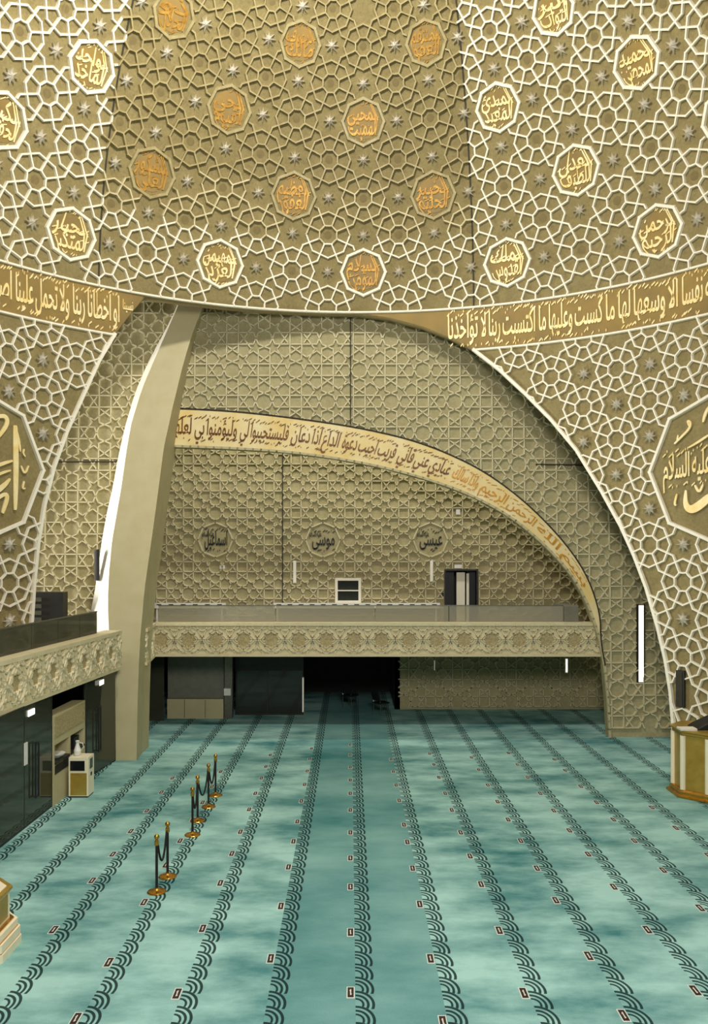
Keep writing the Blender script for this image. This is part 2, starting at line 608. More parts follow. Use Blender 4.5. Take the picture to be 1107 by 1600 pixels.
# ------------------------------------------------------------------ Arabic lettering as meshes
FORMS = {}
LIG = {}
for cp in range(0xFE80, 0xFEFD):
    d = unicodedata.decomposition(chr(cp)).split()
    if len(d) == 2:
        FORMS.setdefault(int(d[1], 16), {})[d[0]] = cp
    elif len(d) == 3:
        LIG[(int(d[1], 16), int(d[2], 16), d[0])] = cp
def shape(s):
    """logical Arabic string -> visual left-to-right string of joined forms"""
    ch = [ord(c) for c in s]
    def joins_next(c): return c in FORMS and '<initial>' in FORMS[c]
    def joins_prev(c): return c in FORMS and '<final>' in FORMS[c]
    out, i = [], 0
    while i < len(ch):
        c = ch[i]
        prev = i > 0 and joins_next(ch[i - 1])
        if i + 1 < len(ch) and (c, ch[i + 1], '<isolated>') in LIG:
            out.append(LIG[(c, ch[i + 1], '<final>' if prev else '<isolated>')])
            i += 2
            continue
        nxt = i + 1 < len(ch) and joins_next(c) and joins_prev(ch[i + 1])
        if c in FORMS:
            F = FORMS[c]
            key = '<medial>' if (prev and nxt) else '<final>' if prev else '<initial>' if nxt else '<isolated>'
            if key == '<final>' and not joins_prev(c): key = '<isolated>'
            out.append(F.get(key, F.get('<isolated>', c)))
        else:
            out.append(c)
        i += 1
    return ''.join(chr(c) for c in reversed(out))
_G = {}
def _raw(body):
    cu = bpy.data.curves.new('glyph', 'FONT')
    cu.body = body
    cu.resolution_u = 3
    cu.offset = .012
    o = bpy.data.objects.new('glyph', cu)
    COL.objects.link(o)
    dg = bpy.context.evaluated_depsgraph_get()
    dg.update()
    me = bpy.data.meshes.new_from_object(o.evaluated_get(dg))
    v = [(p.co.x, p.co.y) for p in me.vertices]
    f = [tuple(p.vertices) for p in me.polygons]
    bpy.data.objects.remove(o)
    bpy.data.curves.remove(cu)
    bpy.data.meshes.remove(me)
    return v, f
BAR0 = min(p[0] for p in _raw('|')[0])
def glyph(c):
    if c not in _G:
        v, f = ([], []) if c == ' ' else _raw(c)
        w = max(p[0] for p in _raw(c + '|')[0])
        b = _raw('|')[0]
        _G[c] = (v, f, w - max(p[0] for p in b))
    return _G[c]
def text2d(s, space=.6):
    """list of (verts, faces) per glyph, laid out left to right, and the width"""
    out, x = [], 0.
    for c in shape(s):
        v, f, adv = glyph(c)
        if c == ' ':
            x += adv * space
            continue
        out.append(([(p[0] + x, p[1]) for p in v], f))
        x += adv
    return out, x
def letters(mb, s, place, h=.03, mi=0, ylo=-.29, yhi=.80, marks=True, seed=1):
    """place(t, w) -> (point, normal); t 0..1 along the line, w 0..1 across it"""
    G, Wd = text2d(s)
    def put(v, f):
        top, bot = [], []
        for x, y in v:
            P, n = place(x / Wd, (y - ylo) / (yhi - ylo))
            top.append(P + n * h)
            bot.append(P - n * .005)
        k = len(v)
        ed = {}
        for q in f:
            for a, b in zip(q, q[1:] + q[:1]):
                ed[(a, b)] = 1
        fs = list(f) + [(b, a, a + k, b + k) for (a, b) in ed if (b, a) not in ed]
        mb.add(top + bot, fs, mi)
    for v, f in G:
        put(v, f)
    if marks:
        rn = random.Random(seed)
        n = int(Wd / .26)
        for k in range(n):
            x = (k + .5 + rn.uniform(-.3, .3)) / n * Wd
            for yy in ((rn.uniform(.62, .84),) if rn.random() < .45 else (rn.uniform(.66, .82), rn.uniform(-.3, -.18))):
                sw = rn.uniform(.09, .16)
                if rn.random() < .7:
                    v = [(x - sw, yy - .05), (x + sw, yy + .03), (x + sw, yy + .075), (x - sw, yy - .005)]
                    f = [(0, 1, 2, 3)]
                else:
                    v = [(x - .04, yy), (x, yy - .05), (x + .04, yy), (x, yy + .05)]
                    f = [(0, 1, 2, 3)]
                put(v, f)

# inscription of the dome band
mb = MB()
def bandplace(a0, a1):
    def pl(t, w):
        az = a0 + (a1 - a0) * t
        z = ZB0 + .1 + (ZB1 - ZB0 - .2) * w
        return dome(az, z, .008), dome_n(az, z)
    return pl
T1 = ['لا يكلف الله نفسا', 'الا وسعها لها ما', 'كسبت وعليها ما', 'اكتسبت ربنا لا', 'تؤاخذنا']
cuts = [59.5, 48.6, 37.6, 27.6, 18.8, 13.6]
for k, t in enumerate(T1):
    letters(mb, t, bandplace(cuts[k + 1] + .3, cuts[k] - .1), seed=k)
T2 = ['نسينا', 'او اخطانا ربنا', 'ولا تحمل علينا', 'اصرا كما حملته']
cuts = [-34.4, -36.6, -44.0, -52.2, -62.]
for k, t in enumerate(T2):
    if k == 0:
        letters(mb, t, lambda t_, w_: (dome(-36.4 + 1.6 * t_, 13.05 + .45 * w_, .008), dome_n(-35, 13.3)), seed=9, marks=False)
    else:
        letters(mb, t, bandplace(cuts[k + 1] + .2, cuts[k] - .2), seed=20 + k)
mb.build('inscription', M['gold'], DOME, fix=False)

# ------------------------------------------------------------------ floor
mb = MB()
mb.add([(-14, 3, 0), (14, 3, 0), (14, 40, 0), (-14, 40, 0)], [(0, 1, 2, 3)])
struct(mb.build('floor', M['carpet']), 'teal carpet with rows of dark scalloped stripes', 'carpet')

# ------------------------------------------------------------------ arch wall behind the dome opening
YW = lambda z: 27.55 + .047 * z
def wpx(x, y):
    """measured point on the arch wall -> (X, z)"""
    z = 8.
    for _ in range(20):
        z = 6 + (862 - y) / 1330 * YW(z)
    return ((x - 553.5) / 1330 * YW(z), z)
OUT = [(225, 640), (272, 640), (340, 643), (400, 648), (480, 658), (560, 670), (640, 688), (700, 710), (760, 740), (820, 785), (870, 835),
       (905, 880), (925, 920), (938, 965)]
INN = [(225, 696), (262, 697), (350, 700), (440, 705), (520, 715), (600, 730), (680, 752), (740, 775), (800, 808), (850, 850), (890, 893),
       (915, 935), (930, 975)]
OUTW = [wpx(*p) for p in OUT]
INNW = [wpx(*p) for p in INN]
TIP = [wpx(*p) for p in [(938, 1002), (945, 1040), (950, 1095), (953, 1150)]]
TIP[-1] = (TIP[-1][0], 0.)
OPEN = INNW + TIP
XL, XR = OPEN[0][0], OPEN[-1][0]
wopen = lambda X: interp(OPEN, X) if XL < X < XR else 0.
OUTC = OUTW + [(p[0] + .05, p[1]) for p in TIP]
wouter = lambda X: interp(OUTC, X) if XL - .3 < X < OUTC[-1][0] else 0.
warch = lambda X, z: Vector((X, YW(z), z))
narch = lambda X, z: Vector((0, -1, .047)).normalized()
mb = MB()
xs = sorted(set([round(-13 + k * .5, 3) for k in range(53)] + [p[0] for p in OPEN] + [XL - .001, XR + .001]))
xs = [x for x in xs if x <= 13.0]
for a, b in zip(xs, xs[1:]):
    za, zb = wopen(a + 1e-6 if a == XL else a), wopen(b - 1e-6 if b == XR else b)
    if a >= XL - .0005 and b <= XR + .0005:
        za, zb = interp(OPEN, a), interp(OPEN, b)
    elif b > XR: za = zb = 0
    elif a < XL: za = zb = 0
    mb.add([warch(a, za), warch(b, zb), warch(b, 17), warch(a, 17)], [(0, 1, 2, 3)])
AW = mb.build('wall_arch', M['inner'], fix=False)
bm = bmesh.new(); bm.from_mesh(AW.data)
bmesh.ops.remove_doubles(bm, verts=bm.verts, dist=.0004)
bm.to_mesh(AW.data); bm.free()
sm = AW.modifiers.new('thickness', 'SOLIDIFY'); sm.thickness = .45; sm.offset = -1
struct(AW, 'patterned beige inner wall with wide arched opening', 'wall')

def oct_segs():
    """octagon site, drawn relative to an octagon centre"""
    g = []
    R = .26
    for k in range(8):
        g.append((pol(R, 45 * k), pol(R, 45 * k + 45)))
    return g
def star_segs():
    """eight-pointed star site: lines run out to meet the octagons"""
    g = []
    d = .184
    for s in (-1, 1):
        g.append(((-.664, s * d), (.664, s * d)))
        g.append(((s * d, -.664), (s * d, .664)))
    for sx in (-1, 1):
        for sy in (-1, 1):
            f = lambda x, y: (sx * x, sy * y)
            # diagonal lines along (1,1) offset by d: end at the cell corner point
            g.append((f(.13 - .26, .13 + .13), f(.34, .60)))
            g.append((f(.13 + .13, .13 - .26), f(.60, .34)))
            g.append((f(.60, .34), f(.5, .5)))
            g.append((f(.34, .60), f(.5, .5)))
            g.append((f(.74, 0), f(.664, .184)))
            g.append((f(0, .74), f(.184, .664)))
    return g
OCT, STR = oct_segs(), star_segs()
def inner_lattice(mb, surf, nrm, org, sp, inside, rng, w=.075, h=.05, skip=()):
    for i in range(rng[0], rng[1]):
        for j in range(rng[2], rng[3]):
            segs = OCT if (i + j) % 2 == 0 else STR
            if (i, j) in skip: segs = []
            for (a, b), (c, d) in segs:
                for seg in clip(((i + a, j + b), (i + c, j + d)), lambda u, v: inside(org[0] + u * sp, org[1] + v * sp), .2):
                    rib(mb, lambda u, v: surf(org[0] + u * sp, org[1] + v * sp), lambda u, v: nrm(org[0] + u * sp, org[1] + v * sp), seg, w, h)
mb = MB()
aw_in = lambda X, z: .3 < z < 14.6 and -12 < X < 12 and z > (wouter(X) + .05 if XL - .3 < X < OUTC[-1][0] + .08 else 0) and not (XL - .3 < X < -5.6 and z < 8.6)
inner_lattice(mb, warch, narch, (-1.92, 11.99), 1.045, aw_in, (-11, 15, -13, 5), w=.058, h=.085)
mb.build('strapwork', M['innerrib'], AW, fix=False)
# joints in the panelling
mb = MB()
def joint(x0, y0, x1, y1):
    rib(mb, warch, narch, [wpx(x0, y0), wpx(x1, y1)], .035, .103, top=1)
joint(548, 484, 548, 662)
joint(838, 726, 962, 728)
joint(92, 722, 184, 722)
mb.build('joint', M['joint'], AW)
# gold band: a raised crescent with lettering
def crv(tab, n):
    """resample a polyline evenly"""
    L = [0.]
    for a, b in zip(tab, tab[1:]):
        L.append(L[-1] + hypot(b[0] - a[0], b[1] - a[1]))
    out = []
    for k in range(n + 1):
        s = L[-1] * k / n
        for i in range(len(tab) - 1):
            if s <= L[i + 1] + 1e-9:
                t = (s - L[i]) / (L[i + 1] - L[i])
                out.append((tab[i][0] + (tab[i + 1][0] - tab[i][0]) * t, tab[i][1] + (tab[i + 1][1] - tab[i][1]) * t))
                break
    return out
def chaikin(t, n=2):
    for _ in range(n):
        o = [t[0]]
        for a, b in zip(t, t[1:]):
            o += [(a[0] * .75 + b[0] * .25, a[1] * .75 + b[1] * .25), (a[0] * .25 + b[0] * .75, a[1] * .25 + b[1] * .75)]
        t = o + [t[-1]]
    return t
NB = 90
CO = crv(chaikin(OUTW + TIP[:2]), NB)
CI = crv(chaikin(INNW + TIP[:2]), NB)
mb = MB()
hb = .07
for k in range(NB):
    o0, o1, i0, i1 = CO[k], CO[k + 1], CI[k], CI[k + 1]
    lo = lambda a: warch(*a) + narch(*a) * -.02
    hi = lambda a: warch(*a) + narch(*a) * hb
    mb.add([hi(i0), hi(i1), hi(o1), hi(o0), lo(i0), lo(i1), lo(o1), lo(o0)], [(0, 1, 2, 3), (0, 4, 5, 1), (2, 6, 7, 3)])
GB = mb.build('inscription_band', M['goldband'], AW, fix=False)
GB['label'] = 'cream and gold crescent band with shade-browned gold Arabic lettering'
mb = MB()
rib(mb, warch, narch, [(p[0], p[1] + .03) for p in CO], .05, .09, top=.9)
mb.build('band_gap_shade', M['joint'], AW)  # raised dark strip, painted stand-in for the shadow gap above the band
mb = MB()
rib(mb, warch, narch, [(p[0], p[1]) for p in crv(chaikin(INNW + TIP), 80)], .09, .085, top=.8)
mb.build('arch_lip', M['cream'], AW)
def crescent(t0, t1):
    def pl(t, w):
        s = (t0 + (t1 - t0) * t) * NB
        k = max(0, min(NB - 1, int(s)))
        q = s - k
        mixp = lambda C: Vector((C[k][0] + (C[k + 1][0] - C[k][0]) * q, C[k][1] + (C[k + 1][1] - C[k][1]) * q))
        a, b = mixp(CI), mixp(CO)
        p = a + (b - a) * (.16 + .68 * w)
        return warch(p.x, p.y) + narch(0, 0) * hb, narch(0, 0)
    return pl
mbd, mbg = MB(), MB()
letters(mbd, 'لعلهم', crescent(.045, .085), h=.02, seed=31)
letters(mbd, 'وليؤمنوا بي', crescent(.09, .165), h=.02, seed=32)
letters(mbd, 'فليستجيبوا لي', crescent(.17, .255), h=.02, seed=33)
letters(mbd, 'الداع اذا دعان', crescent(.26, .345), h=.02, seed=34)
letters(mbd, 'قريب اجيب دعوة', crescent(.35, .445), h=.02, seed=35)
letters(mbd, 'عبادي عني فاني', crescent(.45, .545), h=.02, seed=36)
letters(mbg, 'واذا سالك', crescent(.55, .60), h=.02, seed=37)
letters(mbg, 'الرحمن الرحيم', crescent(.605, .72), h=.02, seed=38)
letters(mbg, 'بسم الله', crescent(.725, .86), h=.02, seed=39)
o = mbd.build('band_lettering', M['goldshade'], GB, fix=False)  # gold darkened to brown: shade on this run put into the colour
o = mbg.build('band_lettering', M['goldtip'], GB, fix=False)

# ------------------------------------------------------------------ curved pier (cut end of the inner shell)
YP = lambda z: 24.45 + 3.55 * max(0, z / 14.2) ** 1.35
def ppx(x, y, dy):
    z = 6.
    for _ in range(40):
        z = 6 + (862 - y) / 1330 * (YP(z) + dy)
    return Vector(((x - 553.5) / 1330 * (YP(z) + dy), YP(z) + dy, z))
xa = [(1187, 178), (1040, 176), (1000, 152), (957, 142), (932, 147), (900, 152), (846, 159), (800, 167), (760, 176), (709, 185), (663, 195), (607, 211), (542, 238), (481, 268), (430, 290)]
xb = [(1187, 181), (1040, 180), (1000, 171), (957, 169), (932, 169), (900, 170), (846, 175), (800, 183), (760, 190), (709, 197), (663, 205), (607, 222), (542, 250), (481, 277), (430, 297)]
xd = [(1187, 222.5), (1100, 224), (1040, 226), (1000, 228), (920, 235), (850, 245), (770, 256), (700, 265), (640, 278), (570, 295), (520, 310), (478, 327), (430, 346)]
asc = lambda t: sorted(t)
ys = sorted(set(list(range(430, 1187, 21)) + [1187]))
mb = MB()
rows = []
for y in ys:
    A = ppx(interp(asc(xa), y), y, .7)
    B = ppx(interp(asc(xb), y), y, 0)
    D0 = ppx(interp(asc(xd), y), y, .9)
    C = ppx(interp(asc(xd), y) - 9, y, 0)
    zz = B.z if y < 1187 else 0.
    R_ = []
    for P in (A, B, C, D0):
        P.z = zz
        R_.append(P)
    R_.append(Vector((D0.x, D0.y + .8, zz)))
    R_.append(Vector((A.x, A.y + 1.0, zz)))
    rows.append(R_)
n = len(rows[0])
for R_, Q in zip(rows, rows[1:]):
    for k in range(n):
        k2 = (k + 1) % n
        mb.add([R_[k], R_[k2], Q[k2], Q[k]], [(0, 1, 2, 3)], 1 if k == 0 else 0)  # chamfer gets the paler cream: side light put into its colour
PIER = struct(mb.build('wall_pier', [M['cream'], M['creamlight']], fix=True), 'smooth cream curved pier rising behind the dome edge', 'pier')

# ------------------------------------------------------------------ back hall
DB = 32.4
bpx = lambda x, y: ((x - 553.5) / 1330 * DB, 6 + (862 - y) / 1330 * DB)
def wall_with_holes(mb, x0, x1, z0, z1, holes, y):
    X = sorted(set([x0, x1] + [h[0] for h in holes] + [h[1] for h in holes]))
    Z = sorted(set([z0, z1] + [h[2] for h in holes] + [h[3] for h in holes]))
    for a, b in zip(X, X[1:]):
        for c, d in zip(Z, Z[1:]):
            if any(h[0] <= (a + b) / 2 <= h[1] and h[2] <= (c + d) / 2 <= h[3] for h in holes): continue
            mb.add([(a, y, c), (b, y, c), (b, y, d), (a, y, d)], [(0, 1, 2, 3)])
DOORX0, DOORX1, DOORZ1 = 3.50, 4.66, 5.27
WINX0, WINX1, WINZ0, WINZ1 = -.62, .17, 4.14, 4.90
ZG = 3.1                                    # gallery floor
mb = MB()
wall_with_holes(mb, -9.5, 11, ZG - .5, 12.5, [(DOORX0, DOORX1, ZG, DOORZ1), (WINX0, WINX1, WINZ0, WINZ1)], DB)
mb.add([(1.55, DB, 0), (11, DB, 0), (11, DB, ZG - .5), (1.55, DB, ZG - .5)], [(0, 1, 2, 3)])
BW = struct(mb.build('wall_back', M['inner'], fix=False), 'patterned beige back wall above and below the gallery', 'wall')
wb = lambda X, z: Vector((X, DB, z))
nb = lambda X, z: Vector((0, -1, 0))
LORG, LSP = (.865, 7.474), 1.023
BM = {'second': (-2, -1), 'third': (2, -1), 'first': (-6, -1)}
def bw_in(X, z):
    if not (-9.4 < X < 10.9): return False
    if z < .12 or z > 12.2: return False
    if z < ZG + .05 and (X < 1.7 or z > 2.5): return False
    if DOORX0 - .1 < X < DOORX1 + .1 and ZG - .1 < z < DOORZ1 + .1: return False
    if WINX0 - .14 < X < WINX1 + .14 and WINZ0 - .14 < z < WINZ1 + .14: return False
    for i, j in BM.values():
        x, y = X - LORG[0] - i * LSP, z - LORG[1] - j * LSP
        if max(abs(x * cos(radians(22.5 + 45 * k)) + y * sin(radians(22.5 + 45 * k))) for k in range(4)) < .62: return False
    return True
mb = MB()
inner_lattice(mb, wb, nb, LORG, LSP, bw_in, (-11, 11, -8, 6), w=.055, h=.085, skip=list(BM.values()))
mb.build('strapwork', M['innerrib'], BW, fix=False)
mb = MB()
rib(mb, wb, nb, [bpx(442, 700), bpx(442, 942)], .03, .103, top=1)
mb.build('joint', M['joint'], BW)
# side walls and soffit of the back hall
mb = MB()
mb.box((-9.7, 28.3, 0), (-9.5, DB + .2, 12.7))
struct(mb.build('wall_hall_left', M['inner']))
mb = MB()
mb.box((10.8, 28.3, 0), (11.0, DB + .2, 12.7))
struct(mb.build('wall_hall_right', M['inner']))
mb = MB()
mb.box((-9.7, 28.3, 12.5), (11.0, DB + .2, 12.7))
struct(mb.build('ceiling_hall', M['inner']))
# dark rooms beyond the openings
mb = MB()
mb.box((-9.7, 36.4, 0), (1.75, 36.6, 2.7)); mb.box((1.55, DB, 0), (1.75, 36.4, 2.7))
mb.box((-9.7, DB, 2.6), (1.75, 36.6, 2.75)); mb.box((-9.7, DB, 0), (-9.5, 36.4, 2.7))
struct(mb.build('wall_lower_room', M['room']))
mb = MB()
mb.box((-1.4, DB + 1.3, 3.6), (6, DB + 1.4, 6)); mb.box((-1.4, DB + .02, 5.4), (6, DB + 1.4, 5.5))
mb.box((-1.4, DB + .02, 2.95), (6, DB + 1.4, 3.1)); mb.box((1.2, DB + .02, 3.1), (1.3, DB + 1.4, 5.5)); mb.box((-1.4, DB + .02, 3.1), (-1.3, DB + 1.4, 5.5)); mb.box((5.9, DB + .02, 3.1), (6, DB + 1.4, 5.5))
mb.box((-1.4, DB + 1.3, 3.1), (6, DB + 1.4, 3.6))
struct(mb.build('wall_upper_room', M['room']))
# gallery slab
FY = 27.95
mb = MB()
mb.box((-9.5, FY + .12, 2.64), (8.6, DB, ZG))
struct(mb.build('floor_gallery', M['grey']), 'gallery slab', 'floor')

# gallery fascia, with star motif
def fascia(name, p0, p1, z0, z1, label, phase=0., w=.036, h=.055):
    """p0 -> p1 along the floor, seen from its left-hand side when walking; builds body, ledge, relief, florals"""
    P0, P1 = Vector((p0[0], p0[1], 0)), Vector((p1[0], p1[1], 0))
    d = (P1 - P0)
    L = d.length
    d.normalize()
    nn = Vector((d.y, -d.x, 0))             # towards the room
    sf = lambda s, z: P0 + d * s + Vector((0, 0, z))
    nf = lambda s, z: nn
    mb = MB()
    def slab(za, zb, o0, o1):
        q = [P0 + nn * o0, P1 + nn * o0, P1 + nn * o1, P0 + nn * o1]
        mb.prism([(v.x, v.y) for v in q], za, zb)
    slab(z0 + .06, z1 - .06, -.14, 0)
    slab(z1 - .1, z1, -.42, .09)
    slab(z0, z0 + .09, -.2, .07)
    body = struct(mb.build(name, M['lattice']), label, 'gallery front')
    zc, hh = (z0 + z1) / 2, (z1 - z0) / 2 - .1
    per = .905
    mb, mf = MB(), MB()
    k0 = int(floor(-phase / per)) - 1
    for k in range(k0, k0 + int(L / per) + 4):
        sc = phase + k * per
        st = []
        for q in range(16):
            r_ = .30 if q % 2 == 0 else .215
            st.append((r_ * cos(pi * q / 8 + pi / 8 * 0), r_ * sin(pi * q / 8)))
        segs = [(st[q], st[(q + 1) % 16]) for q in range(16)]
        for sx in (-1, 1):
            segs += [((sx * .17, .20), (sx * .52, -.14)), ((sx * .17, -.20), (sx * .52, .14)),
                     ((sx * .27, hh), (sx * .45, .02)), ((sx * .27, -hh), (sx * .45, -.02)),
                     ((sx * .0, hh * .70), (sx * .16, hh * .96)), ((sx * .0, -hh * .70), (sx * .16, -hh * .96)),
                     ((sx * .30, hh * .74), (sx * .05, hh * .98)), ((sx * .30, -hh * .74), (sx * .05, -hh * .98)),
                     ((sx * .30, hh * .74), (sx * .4525, hh * .62)), ((sx * .30, -hh * .74), (sx * .4525, -hh * .62)),
                     ((sx * .20, .20), (sx * .10, hh * .72)), ((sx * .20, -.20), (sx * .10, -hh * .72))]
        for (a, b), (c, e) in segs:
            for sg in clip(((sc + a, zc + b), (sc + c, zc + e)), lambda s, z: .02 < s < L - .02 and abs(z - zc) < hh + .02, .1):
                rib(mb, sf, nf, sg, w, h, top=.7)
        if .2 < sc < L - .2:
            vs = [sf(sc, zc) + nn * .015] + [sf(sc + .93 * a, zc + .93 * b) + nn * .012 for a, b in st]
            mf.add(vs, [(0, 1 + q, 1 + (q + 1) % 16) for q in range(16)])
    mb.build('strapwork', M['fascrib'], body, fix=False)
    mf.build('floral_star', M['floral'], body, fix=False)
    return body
FL, FR = (-6.58, FY), (8.5, FY)
fascia('trim_1', FL, FR, 2.56, 3.67, 'pale gallery front with carved eight pointed stars below glass balustrade', .24)
fascia('trim_2', (-6.33, 25.75), FL, 2.56, 3.67, 'short angled end of the gallery front beside the pier', .4)
LG0, LG1 = (-7.42, 16.0), (-6.70, 24.28)
fascia('trim_3', LG0, LG1, 2.65, 3.76, 'pale side gallery front with carved stars above the dark glass doors', .3, .055, .085)
mb = MB()
mb.prism([(LG0[0] - .1, LG0[1]), (LG1[0] - .1, LG1[1]), (-7.0, 26.9), (-10.6, 26.9), (-11.2, 22), (-11.6, 16)], 2.7, 3.1)
struct(mb.build('floor_side_gallery', M['grey']))

# glass balustrades
def balustrade(name, p0, p1, z0, z1, cuts_, label, inset=.28, gm='glass_rail'):
    P0, P1 = Vector((p0[0], p0[1], 0)), Vector((p1[0], p1[1], 0))
    d = (P1 - P0).normalized()
    nn = Vector((-d.y, d.x, 0)) * inset
    L = (P1 - P0).length
    e = empty(name, (P0.x + nn.x, P0.y + nn.y, z0), label, 'balustrade')
    org = (P0.x + nn.x, P0.y + nn.y, z0)
    c = [0] + list(cuts_) + [L]
    for a, b in zip(c, c[1:]):
        A, B = P0 + nn + d * (a + .012), P0 + nn + d * (b - .012)
        mb = MB()
        mb.obox((A.x, A.y), (B.x, B.y), z0 + .002, z1, .02)
        mb.build('glass_panel', M[gm], e, org)
    A, B = P0 + nn, P0 + nn + d * L
    mb = MB()
    mb.obox((A.x - d.y * -.008, A.y - d.x * .008), (B.x - d.y * -.008, B.y - d.x * .008), z1, z1 + .03, .036)
    mb.build('top_rail', M['steel'], e, org)
    return e
balustrade('glass_balustrade', (-6.5, FY), (6.95, FY), 3.67, 4.2, [3.9, 7.2, 9.65], 'long grey glass balustrade along the back gallery under the gold arch')
balustrade('glass_balustrade', (LG0[0], LG0[1]), (-6.78, 23.35), 3.76, 4.34, [2.0, 3.5, 4.9, 6.2], 'grey glass balustrade on the side gallery at the foot of the pier', gm='glass_side')
mb = MB()
mb.box((6.98, FY + .28, 3.672), (7.45, FY + 1.9, 4.19))
e = mb.build('gallery_end_panel', M['grey'])
tag(e, 'grey end panel closing the back gallery balustrade near the arch foot', 'panel')

# ------------------------------------------------------------------ back wall fittings
def plane_oct(mb, X, z, Y, R, w=.07, h=.06):
    pts = [(X + R * cos(pi / 4 * k), z + R * sin(pi / 4 * k)) for k in range(9)]
    rib(mb, lambda a, b: Vector((a, Y, b)), nb, pts, w, h)
for nm, word, sal in (('first', 'اسماعيل', 1), ('second', 'موسى', 1), ('third', 'عيسى', 1)):
    i, j = BM[nm]
    X, z = LORG[0] + i * LSP, LORG[1] + j * LSP
    place_ = {'first': 'nearest the pier', 'second': 'above the small serving window', 'third': 'above the gallery doorway'}[nm]
    e = empty('wall_medallion', (X, DB, z), 'octagonal beige medallion with black Arabic lettering on the back wall, ' + place_, 'medallion', 'black lettered medallions on the back wall')
    mb = MB()
    plane_oct(mb, X, z, DB, .66)
    mb.build('frame', M['innerrib'], e, (X, DB, z))
    mb = MB()
    pl = lambda x0, x1, z0, z1: (lambda t, w_: (Vector((x0 + (x1 - x0) * t, DB - .01, z0 + (z1 - z0) * w_)), Vector((0, -1, 0))))
    letters(mb, word, pl(X - .42, X + .46, z - .42, z + .40), h=.015, seed=50 + i)
    letters(mb, 'عليه السلام', pl(X - .52, X - .06, z + .06, z + .34), h=.015, seed=60, marks=False)
    mb.build('lettering', M['ink'], e, (X, DB, z), fix=False)

# doorway
mb = MB()
for a, b in (((DOORX0 - .06, DB - .06, ZG), (DOORX0, DB + .1, DOORZ1)), ((DOORX1, DB - .06, ZG), (DOORX1 + .06, DB + .1, DOORZ1)), ((DOORX0 - .06, DB - .06, DOORZ1), (DOORX1 + .06, DB + .1, DOORZ1 + .06))):
    mb.box(a, b)
d1 = struct(mb.build('door_1', M['black']), 'open black doorway on the back gallery', 'doorway')
mb = MB()
mb.box((DOORX0, DB + .3, ZG), (DOORX0 + .34, DB + .36, DOORZ1)); mb.box((DOORX1 - .3, DB + .3, ZG), (DOORX1, DB + .36, DOORZ1))
mb.build('door_leaf', M['black'], d1)
mb = MB()
mb.box((DOORX0 + .42, DB + .12, ZG), (DOORX0 + .74, DB + .16, DOORZ1 - .06))
mb.box((DOORX0 + .80, DB + .14, ZG), (DOORX0 + .90, DB + .18, DOORZ1 - .1))
mb.build('pale_panel', M['creamlight'], d1)
# serving window
mb = MB()
t = .1
for a, b in (((WINX0 - t, DB - .07, WINZ0 - t), (WINX0, DB + .05, WINZ1 + t)), ((WINX1, DB - .07, WINZ0 - t), (WINX1 + t, DB + .05, WINZ1 + t)),
             ((WINX0, DB - .07, WINZ0 - t), (WINX1, DB + .05, WINZ0)), ((WINX0, DB - .07, WINZ1), (WINX1, DB + .05, WINZ1 + t)), ((WINX0, DB - .05, 4.50), (WINX1, DB + .03, 4.54))):
    mb.box(a, b)
w1 = struct(mb.build('window_1', M['creamlight']), 'small square pale framed window onto a dark room', 'window')
mb = MB(); mb.box((WINX0, DB + .03, WINZ0), (WINX1, DB + .04, WINZ1)); mb.build('pane', M['glass_smoke'], w1)
for x, w_, h_ in ((-.5, .22, .09), (-.27, .1, .08)):
    mb = MB(); mb.box((x - w_ / 2, DB + .06, WINZ0), (x + w_ / 2, DB + .2, WINZ0 + h_))
    tag(mb.build('storage_box', M['teal'] if w_ > .2 else M['white']), 'wide teal box standing inside the small serving window' if w_ > .2 else 'small white box beside the teal one inside the serving window', 'box')
mb = MB(); mb.box((WINX0 - .02, DB + .06, WINZ0 - .05), (WINX1 + .02, DB + .4, WINZ0)); w2 = mb.build('sill', M['darkwood'], w1)
# slotted heaters at the foot of the wall
def heater(x0, x1, label):
    e = empty('slotted_heater', ((x0 + x1) / 2, DB - .16, ZG), label, 'radiator', 'slotted white heaters along the back gallery')
    org = tuple(e.location)
    mb = MB(); mb.box((x0, DB - .27, 3.86), (x1, DB - .12, 4.06)); mb.build('casing', M['white'], e, org)
    nsl = int((x1 - x0) / .42)
    for k in range(nsl):
        x = x0 + (k + .5) * (x1 - x0) / nsl
        mb = MB(); mb.box((x - .09, DB - .276, 3.985), (x + .09, DB - .27, 4.02)); mb.build('slot', M['joint'], e, org)
    for x in (x0 + .15, x1 - .15):
        mb = MB(); mb.box((x - .03, DB - .24, ZG), (x + .03, DB - .16, 3.86)); mb.build('foot', M['white'], e, org)
heater(-7.6, -4.85, 'short white slotted heater on the back gallery beside the pier')
heater(-3.05, 3.25, 'long white slotted heater on the back gallery beneath the serving window')

